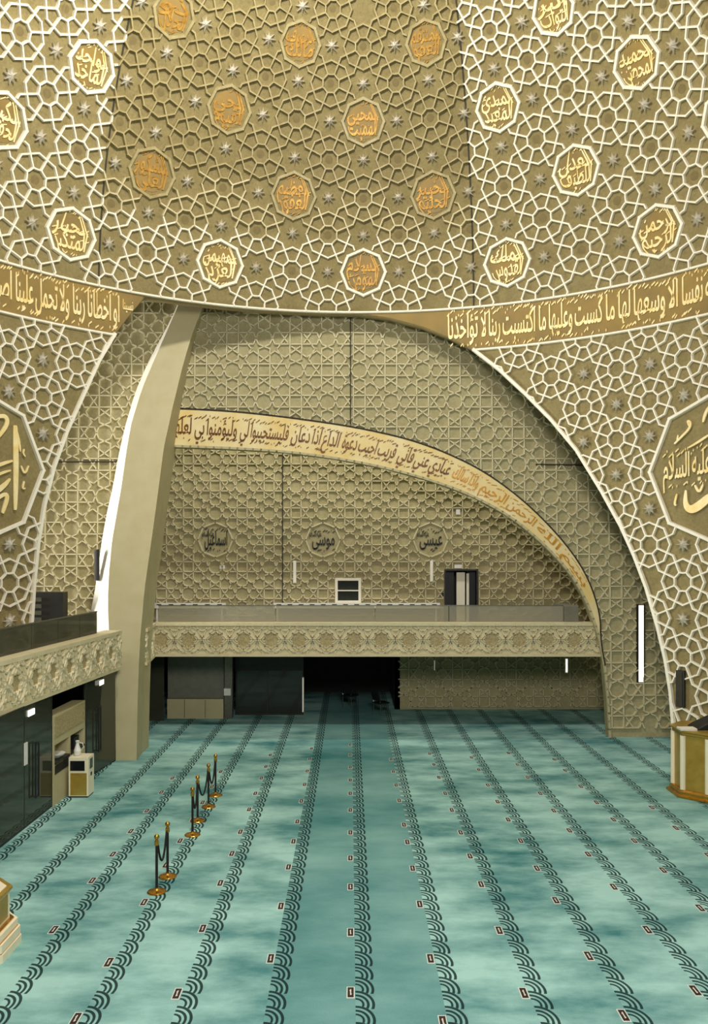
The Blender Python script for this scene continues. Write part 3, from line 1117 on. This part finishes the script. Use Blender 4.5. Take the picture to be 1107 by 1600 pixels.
# linear wall lamps
def wall_lamp(X, Y, z0, z1, w, label, group=None, body='black', diff='lit', ang=0.):
    e = empty('linear_wall_lamp', (X, Y, z0), label, 'wall lamp', group)
    e.rotation_euler = (0, 0, ang)
    org = (0, 0, 0)
    h = z1 - z0
    mb = MB(); mb.box((-w / 2, -.09, 0), (w / 2, 0, h)); mb.build('housing', M[body], e)
    mb = MB(); mb.box((-w * .3, -.105, .03), (w * .3, -.09, h - .03)); mb.build('diffuser', M[diff], e)
    return e
def atpx(x, y0, y1, D):
    return ((x - 553.5) / 1330 * D, 6 + (862 - y1) / 1330 * D, 6 + (862 - y0) / 1330 * D)
X, a, b = atpx(1000.5, 944, 1066, YW(3)); wall_lamp(X, YW(3) - .03, a, b, .26, 'tall lit white linear lamp in black housing on the patterned right pier')
X, a, b = atpx(461, 876, 911, DB); wall_lamp(X, DB - .01, a, b, .12, 'short white linear lamp on the back wall between joint and window', 'short white lamps on the back wall', 'white', 'dim')
X, a, b = atpx(674.5, 876, 909, DB); wall_lamp(X, DB - .01, a, b, .12, 'short white linear lamp on the back wall beneath the third medallion', 'short white lamps on the back wall', 'white', 'dim')
X, a, b = atpx(894, 888, 909, DB); wall_lamp(X, DB - .01, a, b, .12, 'short white linear lamp on the back wall beside the gold arch foot', 'short white lamps on the back wall', 'white', 'dim')
X, a, b = atpx(885, 1028, 1051, 31.5); wall_lamp(X, 31.5, a, b, .1, 'short lit white lamp hanging under the gallery near the right pier', None, 'white', 'lit')
X, a, b = atpx(679, 1030, 1048, 31.5); wall_lamp(X, 31.5, a, b, .05, 'thin dim lamp hanging under the gallery over the dark opening', None, 'grey', 'dim')
X, a, b = atpx(474, 1058, 1112, 31.2); wall_lamp(X, 31.2, a, b, .06, 'thin white upright strip lamp beside the smoked glass screen', None, 'white', 'dim')
# dark lamp on the dome wall and on the pier
A = 49.1
e = wall_lamp(0, 0, 0, 1.0, .24, 'dark unlit linear lamp on the white traceried dome wall above the gold lectern', None, 'darkwood', 'joint', radians(-A) )
p = dome(A, 1.75, .015); e.location = p
P = ppx(155, 884, .42)
e = wall_lamp(P.x - .02, P.y - .02, P.z - .45, P.z + .5, .2, 'dark linear lamp fixed on the pale edge of the curved pier', None, 'black', 'joint', radians(-52))

# small fittings on the back wall
for x, y, w_, h_, lab, nm, cat in ((716, 885, .28, .14, 'small white sign above the gallery doorway', 'door_sign', 'sign'),
                              (348, 886, .2, .14, 'small white box on the back wall nearest the pier', 'junction_box', 'box'),
                              (716, 800, .16, .2, 'small white sensor beneath the gold arch above the doorway', 'wall_sensor', 'sensor'),
                              (691, 929, .13, .13, 'small dark call point beside the gallery doorway', 'call_point', 'switch')):
    X, z = bpx(x, y)
    mb = MB(); mb.box((X - w_ / 2, DB - .06, z - h_ / 2), (X + w_ / 2, DB, z + h_ / 2))
    tag(mb.build(nm, M['black'] if nm == 'call_point' else M['white']), lab, cat)

# ------------------------------------------------------------------ under the back gallery
Yp = 30.6
mb = MB(); mb.box((-6.72, Yp, .0), (-4.7, Yp + .45, .70)); e = mb.build('low_cupboard', M['cream'])
tag(e, 'low cream cupboard under the gallery beside the pier', 'cupboard')
mb = MB()
for x in (-6.1, -5.35): mb.box((x - .008, Yp - .006, .03), (x + .008, Yp, .68))
mb.build('door_gap', M['joint'], e)
mb = MB(); mb.box((-6.72, Yp + .1, .72), (-4.7, Yp + .4, 2.6)); tag(mb.build('tall_panel', M['grey']), 'grey beige wall panel above the low cream cupboard', 'panel')
mb = MB(); mb.box((-4.66, Yp, 0), (-4.38, Yp + .3, 2.6)); e = tag(mb.build('gallery_post', M['steel']), 'grey square post under the gallery beside the smoked glass', 'post')
mb = MB(); mb.box((-4.66, Yp - .14, .85), (-4.42, Yp + .001, 1.1)); tag(mb.build('junction_box', M['white']), 'small white box on the grey post under the gallery', 'box')
e = empty('glass_screen', (-3.1, 31.3, 0), 'smoked glass screen under the gallery beside the grey post', 'screen')
org = tuple(e.location)
for a, b in ((-4.36, -3.2), (-3.16, -1.9)):
    mb = MB(); mb.box((a, 31.3, .04), (b, 31.33, 1.62)); mb.build('glass_panel', M['glass_smoke'], e, org)
mb = MB()
mb.box((-4.38, 31.28, 1.62), (-1.86, 31.36, 2.6)); mb.box((-4.38, 31.28, 0), (-1.86, 31.36, .05)); mb.box((-3.2, 31.28, .05), (-3.16, 31.36, 1.62)); mb.box((-1.9, 31.28, .05), (-1.86, 31.36, 1.62))
mb.build('frame', M['darkwood'], e, org)
# shelf unit and glass just beyond the pier
mb = MB(); mb.box((-7.6, 27.1, 0), (-6.62, 27.3, 2.2)); e = tag(mb.build('display_shelf', M['cream']), 'narrow cream display unit half hidden beyond the pier', 'shelf')
mb = MB(); mb.box((-7.5, 27.09, 1.5), (-6.68, 27.1, 2.1)); mb.build('carved_panel', M['floral'], e)
mb = MB(); mb.box((-7.3, 30.2, 0), (-6.75, 30.25, 2.6)); tag(mb.build('glass_door', M['glass_dark']), 'dark glass door beyond the pier next to the tall panel', 'door')
# chairs standing in the dark opening
def chair(X, Y, rz, label):
    e = empty('stacking_chair', (X, Y, 0), label, 'chair', 'chairs in the dark opening under the gallery')
    e.rotation_euler = (0, 0, rz)
    mb = MB(); mb.box((-.23, -.22, .43), (.23, .22, .48)); mb.build('seat', M['black'], e)
    mb = MB()
    mb.add([(-.22, .2, .55), (.22, .2, .55), (.22, .3, .92), (-.22, .3, .92), (-.22, .23, .55), (.22, .23, .55), (.22, .33, .92), (-.22, .33, .92)],
           [(0, 1, 2, 3), (7, 6, 5, 4), (0, 4, 5, 1), (2, 6, 7, 3), (1, 5, 6, 2), (0, 3, 7, 4)])
    mb.build('backrest', M['black'], e)
    for sx in (-1, 1):
        for sy in (-1, 1):
            mb = MB(); mb.tube([(sx * .21, sy * .2, 0), (sx * .2, sy * .19, .44)], .013); mb.build('leg', M['steel'], e)
        mb = MB(); mb.tube([(sx * .2, .19, .44), (sx * .2, .21, .56), (sx * .2, .3, .9)], .014); mb.build('back_post', M['white'] if sx > 0 else M['steel'], e)
chair(-.15, 32.9, 2.5, 'black chair standing in the dark opening under the gallery, nearer the glass screen')
chair(1.0, 31.3, 2.2, 'black chair with a pale back post, nearer the patterned lower wall')

# ------------------------------------------------------------------ side glass front under the side gallery
GX = lambda y: -7.17 + (y - 17.0) * .022
def gpt(y): return (GX(y), y)
e = empty('glass_partition', (GX(14.5), 14.5, 0), 'dark tinted glass partition with pull handle beneath the side gallery', 'partition')
org = tuple(e.location)
for a, b in ((14.0, 16.2), (16.25, 18.4), (18.45, 20.0)):
    mb = MB(); A, B = gpt(a), gpt(b); mb.obox(A, B, .03, 2.66, .03); mb.build('glass_panel', M['glass_dark'], e, org)
mb = MB()
for y in (16.22, 18.42, 20.0):
    A, B = gpt(y - .03), gpt(y + .03); mb.obox(A, B, 0, 2.66, .05)
A, B = gpt(14.), gpt(20.); mb.obox(A, B, 0, .05, .05)
mb.build('frame', M['darkwood'], e, org)
def handle(y, z0, z1, par, org, dx=0.):
    mb = MB()
    x = GX(y) + .07 + dx
    for q in (y - .09, y + .09):
        mb.tube([(x, q, z0), (x, q, z1)], .02)
    for z in (z0, z1):
        mb.tube([(x, y - .09, z), (x, y + .09, z)], .02)
        mb.tube([(x - .09, y, z), (x, y, z)], .015)
    return mb.build('pull_handle', M['black'], par, org)
handle(18.95, .55, 1.75, e, org)
def sign(y, z, w_, h_, lab, nm='door_sign', cat='sign', dx=0.):
    A, B = (GX(y - w_ / 2) + .03 + dx, y - w_ / 2), (GX(y + w_ / 2) + .03 + dx, y + w_ / 2)
    mb = MB(); mb.obox(A, B, z - h_ / 2, z + h_ / 2, .02)
    return tag(mb.build(nm, M['lit'] if nm != 'notice' else M['white']), lab, cat)
sign(18.75, 2.46, .34, .13, 'small lit white sign on the dark glass, above the pull handle')
sign(18.45, 1.62, .16, .48, 'white upright paper notice on the dark glass partition', 'notice', 'notice')
# second glass beside the pier
e = empty('glass_door', (GX(23.4), 23.4, 0), 'dark glass door with pull handle between display unit and pier', 'door')
org = tuple(e.location)
mb = MB(); A, B = gpt(22.35), (-6.85, 24.4); mb.obox(A, B, .03, 2.66, .03); mb.build('glass_panel', M['glass_dark'], e, org)
mb = MB(); mb.obox((A[0], A[1]), (A[0] + .01, A[1] + .08), 0, 2.66, .06); mb.build('frame', M['darkwood'], e, org)
handle(23.1, .6, 1.8, e, org, .06)
sign(23.3, 2.42, .34, .13, 'small lit white sign on the glass door beside the pier', dx=.1)
# back of that space
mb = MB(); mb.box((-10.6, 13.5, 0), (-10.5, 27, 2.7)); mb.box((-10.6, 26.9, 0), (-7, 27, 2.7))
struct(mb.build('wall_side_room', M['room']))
# display unit
y0, y1 = 20.05, 22.25
def DU_(mb, ya, yb, za, zb, o0, o1, mi=0):
    q = [(GX(ya) + o0, ya), (GX(yb) + o0, yb), (GX(yb) + o1, yb), (GX(ya) + o1, ya)]
    mb.prism(q, za, zb, mi)
e = empty('display_unit', (GX(21), 21, 0), 'cream display unit with carved header and two niches beneath the side gallery', 'cabinet')
org = tuple(e.location)
mb = MB()
ym = 21.15
DU_(mb, y0, y1, 0, .95, -.32, .02)          # lower body
DU_(mb, y0, y1, 1.42, 2.12, -.32, .02)      # header body
for a in (y0, ym - .04, y1 - .06):
    DU_(mb, a, a + .07, .95, 1.42, -.32, .02)
DU_(mb, y0, y1, .95, 1.42, -.32, -.30)
mb.build('carcass', M['cream'], e, org)
mb = MB(); DU_(mb, y0 + .06, y1 - .06, 1.6, 2.08, .02, .035); mb.build('carved_header', M['floral'], e, org)
mb = MB(); DU_(mb, y0 + .08, ym - .05, .955, 1.0, -.28, .04); DU_(mb, ym + .04, y1 - .07, .955, 1.0, -.28, .04); mb.build('niche_shelf', M['darkwood'], e, org)
mb = MB(); DU_(mb, y0 + .08, ym - .05, .72, .93, .02, .028); mb.build('lower_slot', M['black'], e, org)
X_ = GX(20.6) - .12
mb = MB(); mb.lathe([(.05, 0), (.09, .02), (.2, .1), (.21, .13), (.12, .12), (.0, .12)], 20)
o = tag(mb.build('dish', M['white']), 'white dish standing in the first niche of the display unit', 'dish'); o.location = (X_, 20.6, 1.005)
mb = MB(); mb.box((-.09, -.2, 0), (.09, .2, .28))
o = tag(mb.build('dark_box', M['black']), 'dark box standing in the second niche of the display unit', 'box'); o.location = (GX(21.7) - .12, 21.75, 1.0)
# information kiosk
e = empty('kiosk_cabinet', (-6.72, 20.95, 0), 'cream kiosk cabinet with dark screen in front of the display unit', 'kiosk')
mb = MB(); mb.box((-.24, -.2, .04), (.24, .25, .98)); mb.build('body', M['pulpit'], e)
mb = MB(); mb.box((-.2, -.215, .66), (.15, -.2, .90)); mb.build('screen', M['screen'], e)
mb = MB(); mb.box((.24, -.08, .68), (.25, .12, .92)); mb.box((.24, -.03, .5), (.25, .07, .58)); mb.build('side_panel', M['screen'], e)
mb = MB(); mb.box((-.22, -.18, 0), (.22, .23, .04)); mb.build('plinth', M['darkwood'], e)
mb = MB(); mb.box((-.2, -.205, .06), (.2, -.2, .60)); mb.build('front_panel', M['goldpaint'], e)
mb = MB(); mb.lathe([(.05, 0), (.08, .02), (.09, .12), (.05, .24), (.035, .3), (.05, .36), (.03, .37)], 18)
mb.tube([(.07, 0, .1), (.15, 0, .2), (.13, 0, .3), (.05, 0, .32)], .012)
o = tag(mb.build('pitcher', M['white']), 'slim white pitcher standing on the cream kiosk cabinet', 'pitcher'); o.location = (-6.82, 20.98, .98)
# cabinet on the side gallery behind the glass
mb = MB(); mb.box((-9.95, 25.6, ZG), (-8.75, 26.0, 4.78)); e = tag(mb.build('louvred_cabinet', M['darkwood']), 'dark louvred cabinet on the side gallery behind the balustrade', 'cabinet')
mb = MB()
for k in range(7): mb.box((-9.9, 25.57, 3.3 + k * .2), (-9.4, 25.6, 3.42 + k * .2))
mb.build('louvre', M['steel'], e)

# ------------------------------------------------------------------ dome medallions
NAMES = {(8, 0): ('الرحمن', 'الرحيم'), (4, 0): ('الملك', 'القدوس'), (0, 0): ('السلام', 'المؤمن'), (-4, 0): ('المهيمن', 'العزيز'), (-8, 0): ('الجبار', 'المتكبر'),
         (10, 2): ('الفتاح', 'العليم'), (6, 2): ('العدل', 'اللطيف'), (2, 2): ('الخبير', 'الحليم'), (-2, 2): ('العظيم', 'الغفور'), (-6, 2): ('الشكور', 'العلي'), (-10, 2): ('الكبير', 'الحفيظ'),
         (8, 4): ('الحميد', 'المحصي'), (4, 4): ('المبدئ', 'المعيد'), (0, 4): ('المحيي', 'المميت'), (-4, 4): ('الحي', 'القيوم'), (-8, 4): ('الواجد', 'الماجد'),
         (6, 6): ('البر', 'التواب'), (2, 6): ('المنتقم', 'العفو'), (-2, 6): ('الرءوف', 'مالك'), (-6, 6): ('ذو', 'الجلال'),
         (10, 6): ('الغني', 'المغني'), (-10, 6): ('النور', 'الهادي')}
RN = {0: 'lowest', 2: 'second', 4: 'third', 6: 'fourth'}
ORD = ['first', 'second', 'third', 'fourth', 'fifth', 'sixth', 'seventh']
def medname(i, j):
    rowm = sorted([a for a, b in NAMES if b == j])
    vis = [a for a in rowm if (j, a) not in ((2, 10), (6, 10), (6, -10), (0, 12), (0, -12), (4, 12))]
    if i not in vis: return None
    return '%s from the left in the %s row' % (ORD[vis.index(i)], RN[j])
MEDN = {}
for (i, j) in meds:
    if (i, j) not in NAMES: continue
    nm = medname(i, j)
    if nm is None: nm = 'at the far %s end of the %s row' % ('right' if i > 0 else 'left', RN[j])
    MEDN[(i, j)] = nm
    c = dome(du2az(i), vz(j))
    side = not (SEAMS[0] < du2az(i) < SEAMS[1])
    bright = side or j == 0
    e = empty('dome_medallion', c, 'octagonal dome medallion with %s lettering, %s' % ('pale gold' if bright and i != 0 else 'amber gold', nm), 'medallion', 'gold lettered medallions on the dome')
    mb = MB()
    rib(mb, surfU, nrmU, [(i + .62 * cos(pi / 4 * k), j + .62 * sin(pi / 4 * k)) for k in range(9)], .115, .085)
    mb.build('frame', M['rib'] if bright else M['ribshade'], e, c, fix=False)  # centre frames share the rib colour with painted shade
    mb = MB()
    n = 24
    vs = [dome(du2az(i), vz(j), .012)]
    for rr_ in (.25, .47):
        vs += [dome(du2az(i + rr_ * cos(2 * pi * k / n)), vz(j + rr_ * sin(2 * pi * k / n)), .012) for k in range(n)]
    fs = [(0, 1 + k, 1 + (k + 1) % n) for k in range(n)] + [(1 + k, 1 + n + k, 1 + n + (k + 1) % n, 1 + (k + 1) % n) for k in range(n)]
    mb.add(vs, fs)
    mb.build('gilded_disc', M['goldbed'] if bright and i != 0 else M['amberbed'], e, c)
    mb = MB()
    def mp(u0, u1, v0, v1):
        def f_(t, w_):
            v = v0 + (v1 - v0) * w_
            u = (u0 + (u1 - u0) * t) * sqrt(max(.35, 1 - (v / .58) ** 2))
            return dome(du2az(i + u), vz(j + v), .014), dome_n(du2az(i), vz(j))
        return f_
    a, b = NAMES[(i, j)]
    letters(mb, a, mp(-.48, .48, -.14, .52), h=.025, seed=i * 7 + j)
    letters(mb, b, mp(-.48, .48, -.53, .16), h=.025, seed=i * 5 + j)
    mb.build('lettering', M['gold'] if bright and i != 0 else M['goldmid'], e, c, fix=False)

# large medallions on the pendentives
def stroke(mb, pts, w0, w1):
    """calligraphic stroke given in measured picture points on the dome wall, widths in metres"""
    n = len(pts)
    P = []
    for k, (az, z) in enumerate(pts):
        P.append(dome(az, z, .02))
    vs, fs = [], []
    for k in range(n):
        d = (P[min(k + 1, n - 1)] - P[max(k - 1, 0)]).normalized()
        nn = dome_n(*pts[k])
        s = d.cross(nn).normalized()
        t = k / (n - 1)
        w = (w0 + (w1 - w0) * t) * (.35 + .65 * sin(pi * min(1, max(.0, .12 + t * .8))))
        vs += [P[k] - s * w / 2, P[k] + s * w / 2, P[k] - s * w / 2 + nn * .05, P[k] + s * w / 2 + nn * .05]
    for k in range(n - 1):
        a, b = 4 * k, 4 * k + 4
        fs += [(a + 2, b + 2, b + 3, a + 3), (a, b, b + 2, a + 2), (a + 1, a + 3, b + 3, b + 1)]
    fs += [(0, 2, 3, 1), (4 * n - 4, 4 * n - 3, 4 * n - 1, 4 * n - 2)]
    mb.add(vs, fs)
def unproj(x, y):
    dx, dz = (x - 553.5) / 1330, (862 - y) / 1330
    lo, hi = 15., 40.
    for _ in range(50):
        m = (lo + hi) / 2
        if hypot(dx * m - X0, m - YC) > rad(6 + dz * m): hi = m
        else: lo = m
    return (degrees(atan2(dx * lo - X0, lo - YC)), 6 + dz * lo)
STROKES = {
 'L': [([(22, 665), (23, 700), (23, 750), (22, 797)], .14, .12), ([(22, 668), (28, 690), (30, 706)], .08, .04), ([(-14, 655), (-2, 650), (8, 651), (10, 662), (0, 678), (-12, 690)], .1, .1),
       ([(-12, 730), (4, 724), (18, 720)], .09, .07), ([(-12, 745), (4, 738), (15, 735)], .07, .05), ([(-14, 772), (4, 760), (14, 748)], .16, .06),
       ([(-10, 782), (6, 771), (10, 776), (6, 790), (2, 802)], .09, .11), ([(36, 702), (34, 708), (38, 714)], .05, .03), ([(31, 728), (37, 742), (43, 728)], .05, .05), ([(36, 752), (33, 764), (38, 763)], .05, .04)],
 'R': [([(1056, 694), (1066, 684), (1080, 670), (1082, 660), (1076, 657), (1079, 666)], .06, .05), ([(1078, 700), (1092, 692), (1110, 680)], .04, .07), ([(1062, 680), (1060, 690), (1066, 684)], .04, .04),
       ([(1074, 766), (1073, 788), (1080, 797), (1092, 793), (1112, 776)], .06, .3), ([(1060, 772), (1056, 788), (1059, 790)], .05, .05), ([(1088, 758), (1095, 771), (1101, 757)], .06, .06), ([(1101, 660), (1104, 648), (1110, 636)], .06, .08)]}
for k, lab in (('L', 'huge octagonal medallion with tall gold Arabic strokes on the traceried wall left of the arch'), ('R', 'huge octagonal medallion with gold Arabic strokes on the traceried wall right of the arch')):
    cc = OCTS[k]
    c = dome(*cc)
    e = empty('pendentive_medallion', c, lab, 'medallion', 'huge medallions beside the arch')
    mb = MB()
    pts = []
    for q in range(8):
        for s_ in range(6):
            a0, a1 = pi / 4 * q, pi / 4 * (q + 1)
            x = cos(a0) + (cos(a1) - cos(a0)) * s_ / 6
            y = sin(a0) + (sin(a1) - sin(a0)) * s_ / 6
            pts.append((cc[0] + 2.0 * PAZ * x, cc[1] + 2.0 * PZ * y))
    pts.append(pts[0])
    rib(mb, dome, dome_n, pts, .12, .085)
    mb.build('frame', M['rib'], e, c, fix=False)
    mb = MB()
    for pts, w0, w1 in STROKES[k]:
        q = chaikin([unproj(*p_) for p_ in pts], 2)
        stroke(mb, q, w0 * 1.15, w1 * 1.15)
    if k == 'R':
        a0, z1 = unproj(1038, 712)
        a1, z0 = unproj(1112, 764)
        letters(mb, 'عليه السلام', lambda t, w_: (dome(a0 + (a1 - a0) * t, z0 + .05 + (z1 - z0) * w_ + .14 * t, .02), dome_n(a0, z0)), h=.03, seed=3)
    mb.build('lettering', M['gold'], e, c, fix=False)

# silver star bosses
def star_mesh():
    mb = MB()
    n = 16
    vs = [(0, 0, .16)]
    for k in range(n):
        r_ = .21 if k % 2 == 0 else .09
        a = pi * k / 8
        vs.append((r_ * cos(a), r_ * sin(a), .085 if k % 2 == 0 else .03))
    for k in range(n):
        r_ = .21 if k % 2 == 0 else .09
        a = pi * k / 8
        vs.append((r_ * .9 * cos(a), r_ * .9 * sin(a), -.005))
    fs = [(0, 1 + k, 1 + (k + 1) % n) for k in range(n)] + [(1 + k, 1 + n + k, 1 + n + (k + 1) % n, 1 + (k + 1) % n) for k in range(n)] + [tuple(range(2 * n, n, -1))]
    mb.add(vs, fs)
    return mb.build('star_boss', M['silver'])
STAR = None
def put_star(az, z, label, group):
    global STAR
    if STAR is None:
        STAR = star_mesh(); o = STAR
    else:
        o = STAR.copy(); COL.objects.link(o)
    nn = dome_n(az, z)
    up = Vector((0, 0, 1))
    x = up.cross(nn).normalized()
    y = nn.cross(x)
    R = Matrix((x, y, nn)).transposed().to_4x4()
    R.translation = dome(az, z, .002)
    o.matrix_world = R
    tag(o, label, 'star ornament', group)
DIRN = {(1, 0): 'right of', (-1, 0): 'left of', (0, 1): 'above', (0, -1): 'below'}
for i, j in stars:
    if j > 7 or abs(i) > 10: continue
    for (di, dj), w_ in DIRN.items():
        m = (i - di, j - dj)
        if m in MEDN:
            put_star(du2az(i), vz(j), 'silver star %s the dome medallion %s' % (w_, MEDN[m]), 'silver stars on the dome')
            break
bys = {'L': [], 'R': []}
for s_, az, z, i, j in pstars:
    if abs(az) < 56 and z > 1.6 and abs(az - 49.1) > 1.0 or (abs(az) < 56 and z > 3.2): bys[s_].append((z, az))
NUM = ORD + ['eighth', 'ninth', 'tenth', 'eleventh', 'twelfth', 'thirteenth', 'fourteenth', 'fifteenth', 'sixteenth']
for s_, L in bys.items():
    L.sort(key=lambda q: (-round(q[0], 1), q[1]))
    for k, (z, az) in enumerate(L):
        put_star(az, z, 'silver star on the white traceried wall %s of the arch, %s from the top' % ('left' if s_ == 'L' else 'right', NUM[k]), 'silver stars beside the arch')

# ------------------------------------------------------------------ stanchions and ropes
def fpx(x, y):
    Y = 7980.0 / (y - 862)
    return ((x - 553.5) / 1330 * Y, Y)
SP = [fpx(*p) for p in ((245, 1394), (262, 1370), (301, 1305), (309, 1283), (326, 1261), (337, 1243))]
WHO = ['frontmost of the row', 'second of the row, roped to the frontmost', 'third of the row, after the gap', 'fourth of the row', 'fifth of the row', 'farthest of the row, nearest the back gallery']
def make_stanchion():
    e = empty('stanchion', (0, 0, 0), '', 'stanchion')
    mb = MB(); mb.lathe([(.165, 0), (.168, .012), (.15, .028), (.07, .05), (.035, .07), (.03, .085)], 28); mb.build('base', M['brass'], e, smooth=False)
    mb = MB(); mb.lathe([(.024, .08), (.024, .84)], 16); mb.build('pole', M['rope'], e, smooth=False)
    mb = MB(); mb.lathe([(.026, .82), (.04, .83), (.04, .9), (.03, .905), (.022, .93)], 18); mb.build('collar', M['brass'], e)
    mb = MB(); mb.lathe([(.015, .925)] + [(.048 * sin(pi * k / 10), .975 - .048 * cos(pi * k / 10)) for k in range(1, 10)] + [(.004, 1.024)], 18); mb.build('finial', M['brass'], e, smooth=True)
    return e
proto = make_stanchion()
for k, (x, y) in enumerate(SP):
    o = proto if k == 0 else copy_tree(proto)
    o.location = (x, y, 0)
    tag(o, 'dark stanchion with brass ball top, ' + WHO[k], 'stanchion', 'stanchions standing on the carpet')
for a, b, lab in ((0, 1, 'black rope sagging between the two frontmost stanchions'), (2, 3, 'black rope sagging between the third and fourth stanchions'),
             (3, 4, 'black rope sagging between the fourth and fifth stanchions'), (4, 5, 'black rope sagging between the two farthest stanchions')):
    A, B = Vector((*SP[a], .86)), Vector((*SP[b], .86))
    d = (B - A).normalized()
    A, B = A + d * .065, B - d * .065
    pts = [A + (B - A) * (k / 16) + Vector((0, 0, -.42 * (1 - (2 * k / 16 - 1) ** 2))) for k in range(17)]
    mb = MB(); mb.tube(pts, .02, 8)
    tag(mb.build('barrier_rope', M['rope'], None, tuple(A), smooth=True), lab, 'rope', 'black ropes between stanchions')

# ------------------------------------------------------------------ pulpits
def oct_prof(e, prof, name, m, n=8):
    mb = MB(); mb.lathe(prof, n, a0=pi / 8); return mb.build(name, m, e)
e = empty('lectern', (8.80, 21.15, 0), 'gold octagonal lectern with fluted sides on the carpet beside the right wall', 'lectern')
oct_prof(e, [(.98, 0), (.98, .05), (.9, .08), (.9, .14), (.84, .18)], 'base', M['brass'])
oct_prof(e, [(.8, .16), (.8, 1.5), (.84, 1.52), (.84, 1.6)], 'body', M['goldpaint'])
mb = MB()
for k in range(8):
    a = pi / 8 + pi / 4 * k
    mb = MB(); mb.lathe([(.07, .18), (.07, 1.5)], 10, (.8 * cos(a), .8 * sin(a), 0)); mb.build('fluting', M['pulpit'], e)
oct_prof(e, [(.86, 1.58), (.9, 1.6), (.9, 1.64)], 'top', M['goldpaint'])
mb = MB()
mb.add([(-.42, -.3, 0), (.4, -.3, 0), (.4, .3, 0), (-.42, .3, 0), (-.3, -.26, .1), (.4, -.26, .42), (.4, .26, .42), (-.3, .26, .1)],
       [(0, 3, 2, 1), (4, 5, 6, 7), (0, 1, 5, 4), (1, 2, 6, 5), (2, 3, 7, 6), (3, 0, 4, 7)])
o = tag(mb.build('book_rest', M['black']), 'black sloping book rest standing on the gold lectern', 'book rest'); o.location = (8.78, 21.05, 1.64)
mb = MB(); mb.box((-.2, -.14, 0), (.2, .14, .03)); mb.box((-.2, -.14, .03), (.2, .14, .05), 1)
o = tag(mb.build('open_book', [M['white'], M['creamlight']]), 'pale book lying on the lectern beside the black rest', 'book'); o.location = (8.16, 20.85, 1.641)

e = empty('stepped_pulpit', (-6.12, 12.75, 0), 'cream pulpit with gold edged stepped plinth at the left edge, nearest the camera', 'pulpit')
def sq(mb, r_, z0, z1, cut=.35, mi=0):
    q = [(r_, -r_ * cut), (r_, r_ * cut), (r_ * cut, r_), (-r_ * cut, r_), (-r_, r_ * cut), (-r_, -r_ * cut), (-r_ * cut, -r_), (r_ * cut, -r_)]
    mb.prism(q, z0, z1, mi)
mb = MB(); sq(mb, 1.0, 0, .12); sq(mb, .985, .14, .26); sq(mb, .95, .28, .38); mb.build('plinth', M['pulpit'], e)
mb = MB(); sq(mb, .975, .11, .14); sq(mb, .955, .25, .28); sq(mb, .9, .38, .40); mb.build('gold_edge', M['brass'], e)
mb = MB(); sq(mb, .84, .19, .84); mb.build('body', M['pulpit'], e)
mb = MB(); sq(mb, .88, .84, .88); mb.build('top', M['goldpaint'], e)
mb = MB(); sq(mb, .80, .88, .89); mb.build('top_inlay', M['pulpit'], e)
mb = MB()
for k in range(4):
    a = pi / 2 * k
    R_ = Matrix.Rotation(a, 4, 'Z')
    b0 = [Vector((.83, -.2, .45)), Vector((.852, -.2, .45)), Vector((.852, .2, .45)), Vector((.83, .2, .45)), Vector((.83, -.2, .78)), Vector((.852, -.2, .78)), Vector((.852, .2, .78)), Vector((.83, .2, .78))]
    mb = MB()
    mb.add([R_ @ v for v in b0], [(0, 3, 2, 1), (4, 5, 6, 7), (0, 1, 5, 4), (1, 2, 6, 5), (2, 3, 7, 6), (3, 0, 4, 7)])
    mb.build('side_panel', M['goldpaint'], e)

# ------------------------------------------------------------------ floor stickers
ROWS = {0: [1551, 1457, 1386, 1341, 1301, 1266, 1240, 1219, 1199, 1180, 1164], -1: [1498, 1416, 1355, 1315, 1284, 1252, 1226, 1205, 1186, 1170], -2: [1553, 1451, 1380, 1334, 1300, 1265, 1240, 1216, 1198, 1180],
        -3: [1592, 1504, 1410, 1352, 1314, 1281, 1254, 1229, 1206], -4: [1453, 1376, 1335, 1299, 1267, 1238, 1216], 1: [1597, 1498, 1413, 1357, 1316, 1289, 1251, 1227, 1206, 1187],
        2: [1552, 1454, 1382, 1338, 1301, 1266, 1240, 1215, 1195, 1178], 3: [1587, 1494, 1407, 1357, 1314, 1281, 1253, 1227, 1203, 1184], 4: [1548, 1453, 1386, 1335, 1298, 1267, 1240, 1215, 1195, 1177],
        5: [1419, 1360, 1314, 1281, 1254, 1229, 1204, 1187], 6: [1337, 1294, 1262]}
SN = {0: 'the central carpet stripe', -1: 'the first stripe left of centre', -2: 'the second stripe left of centre', -3: 'the carpet stripe passing the stanchions', -4: 'the fourth stripe left of centre',
      1: 'the first stripe right of centre', 2: 'the second stripe right of centre', 3: 'the third stripe right of centre', 4: 'the fourth stripe right of centre',
      5: 'the fifth stripe right of centre', 6: 'the sixth stripe right of centre'}
mb = MB(); mb.box((-.055, -.15, 0), (.055, .15, .004))
ST = mb.build('floor_sticker', M['white'])
mb = MB(); mb.box((-.042, -.13, .004), (.042, .13, .006)); ps = mb.build('printed_panel', M['maroon'], ST)
mb = MB()
mb.box((-.008, -.075, .006), (.008, .075, .0075)); mb.box((-.016, .03, .006), (.0, .05, .0075)); mb.box((.0, -.06, .006), (.016, -.04, .0075))
mb.build('printed_mark', M['white'], ps)
first = True
for k, L in ROWS.items():
    for q, y in enumerate(L):
        Y = 7980. / (y - 862)
        X = .206 + 1.178 * k - .195 - .00489 * Y
        o = ST if first else copy_tree(ST)
        first = False
        o.location = (X, Y, .001)
        tag(o, 'white edged red sticker, %s from the front, beside %s' % (NUM[q], SN[k]), 'sticker', 'distance stickers on the carpet')
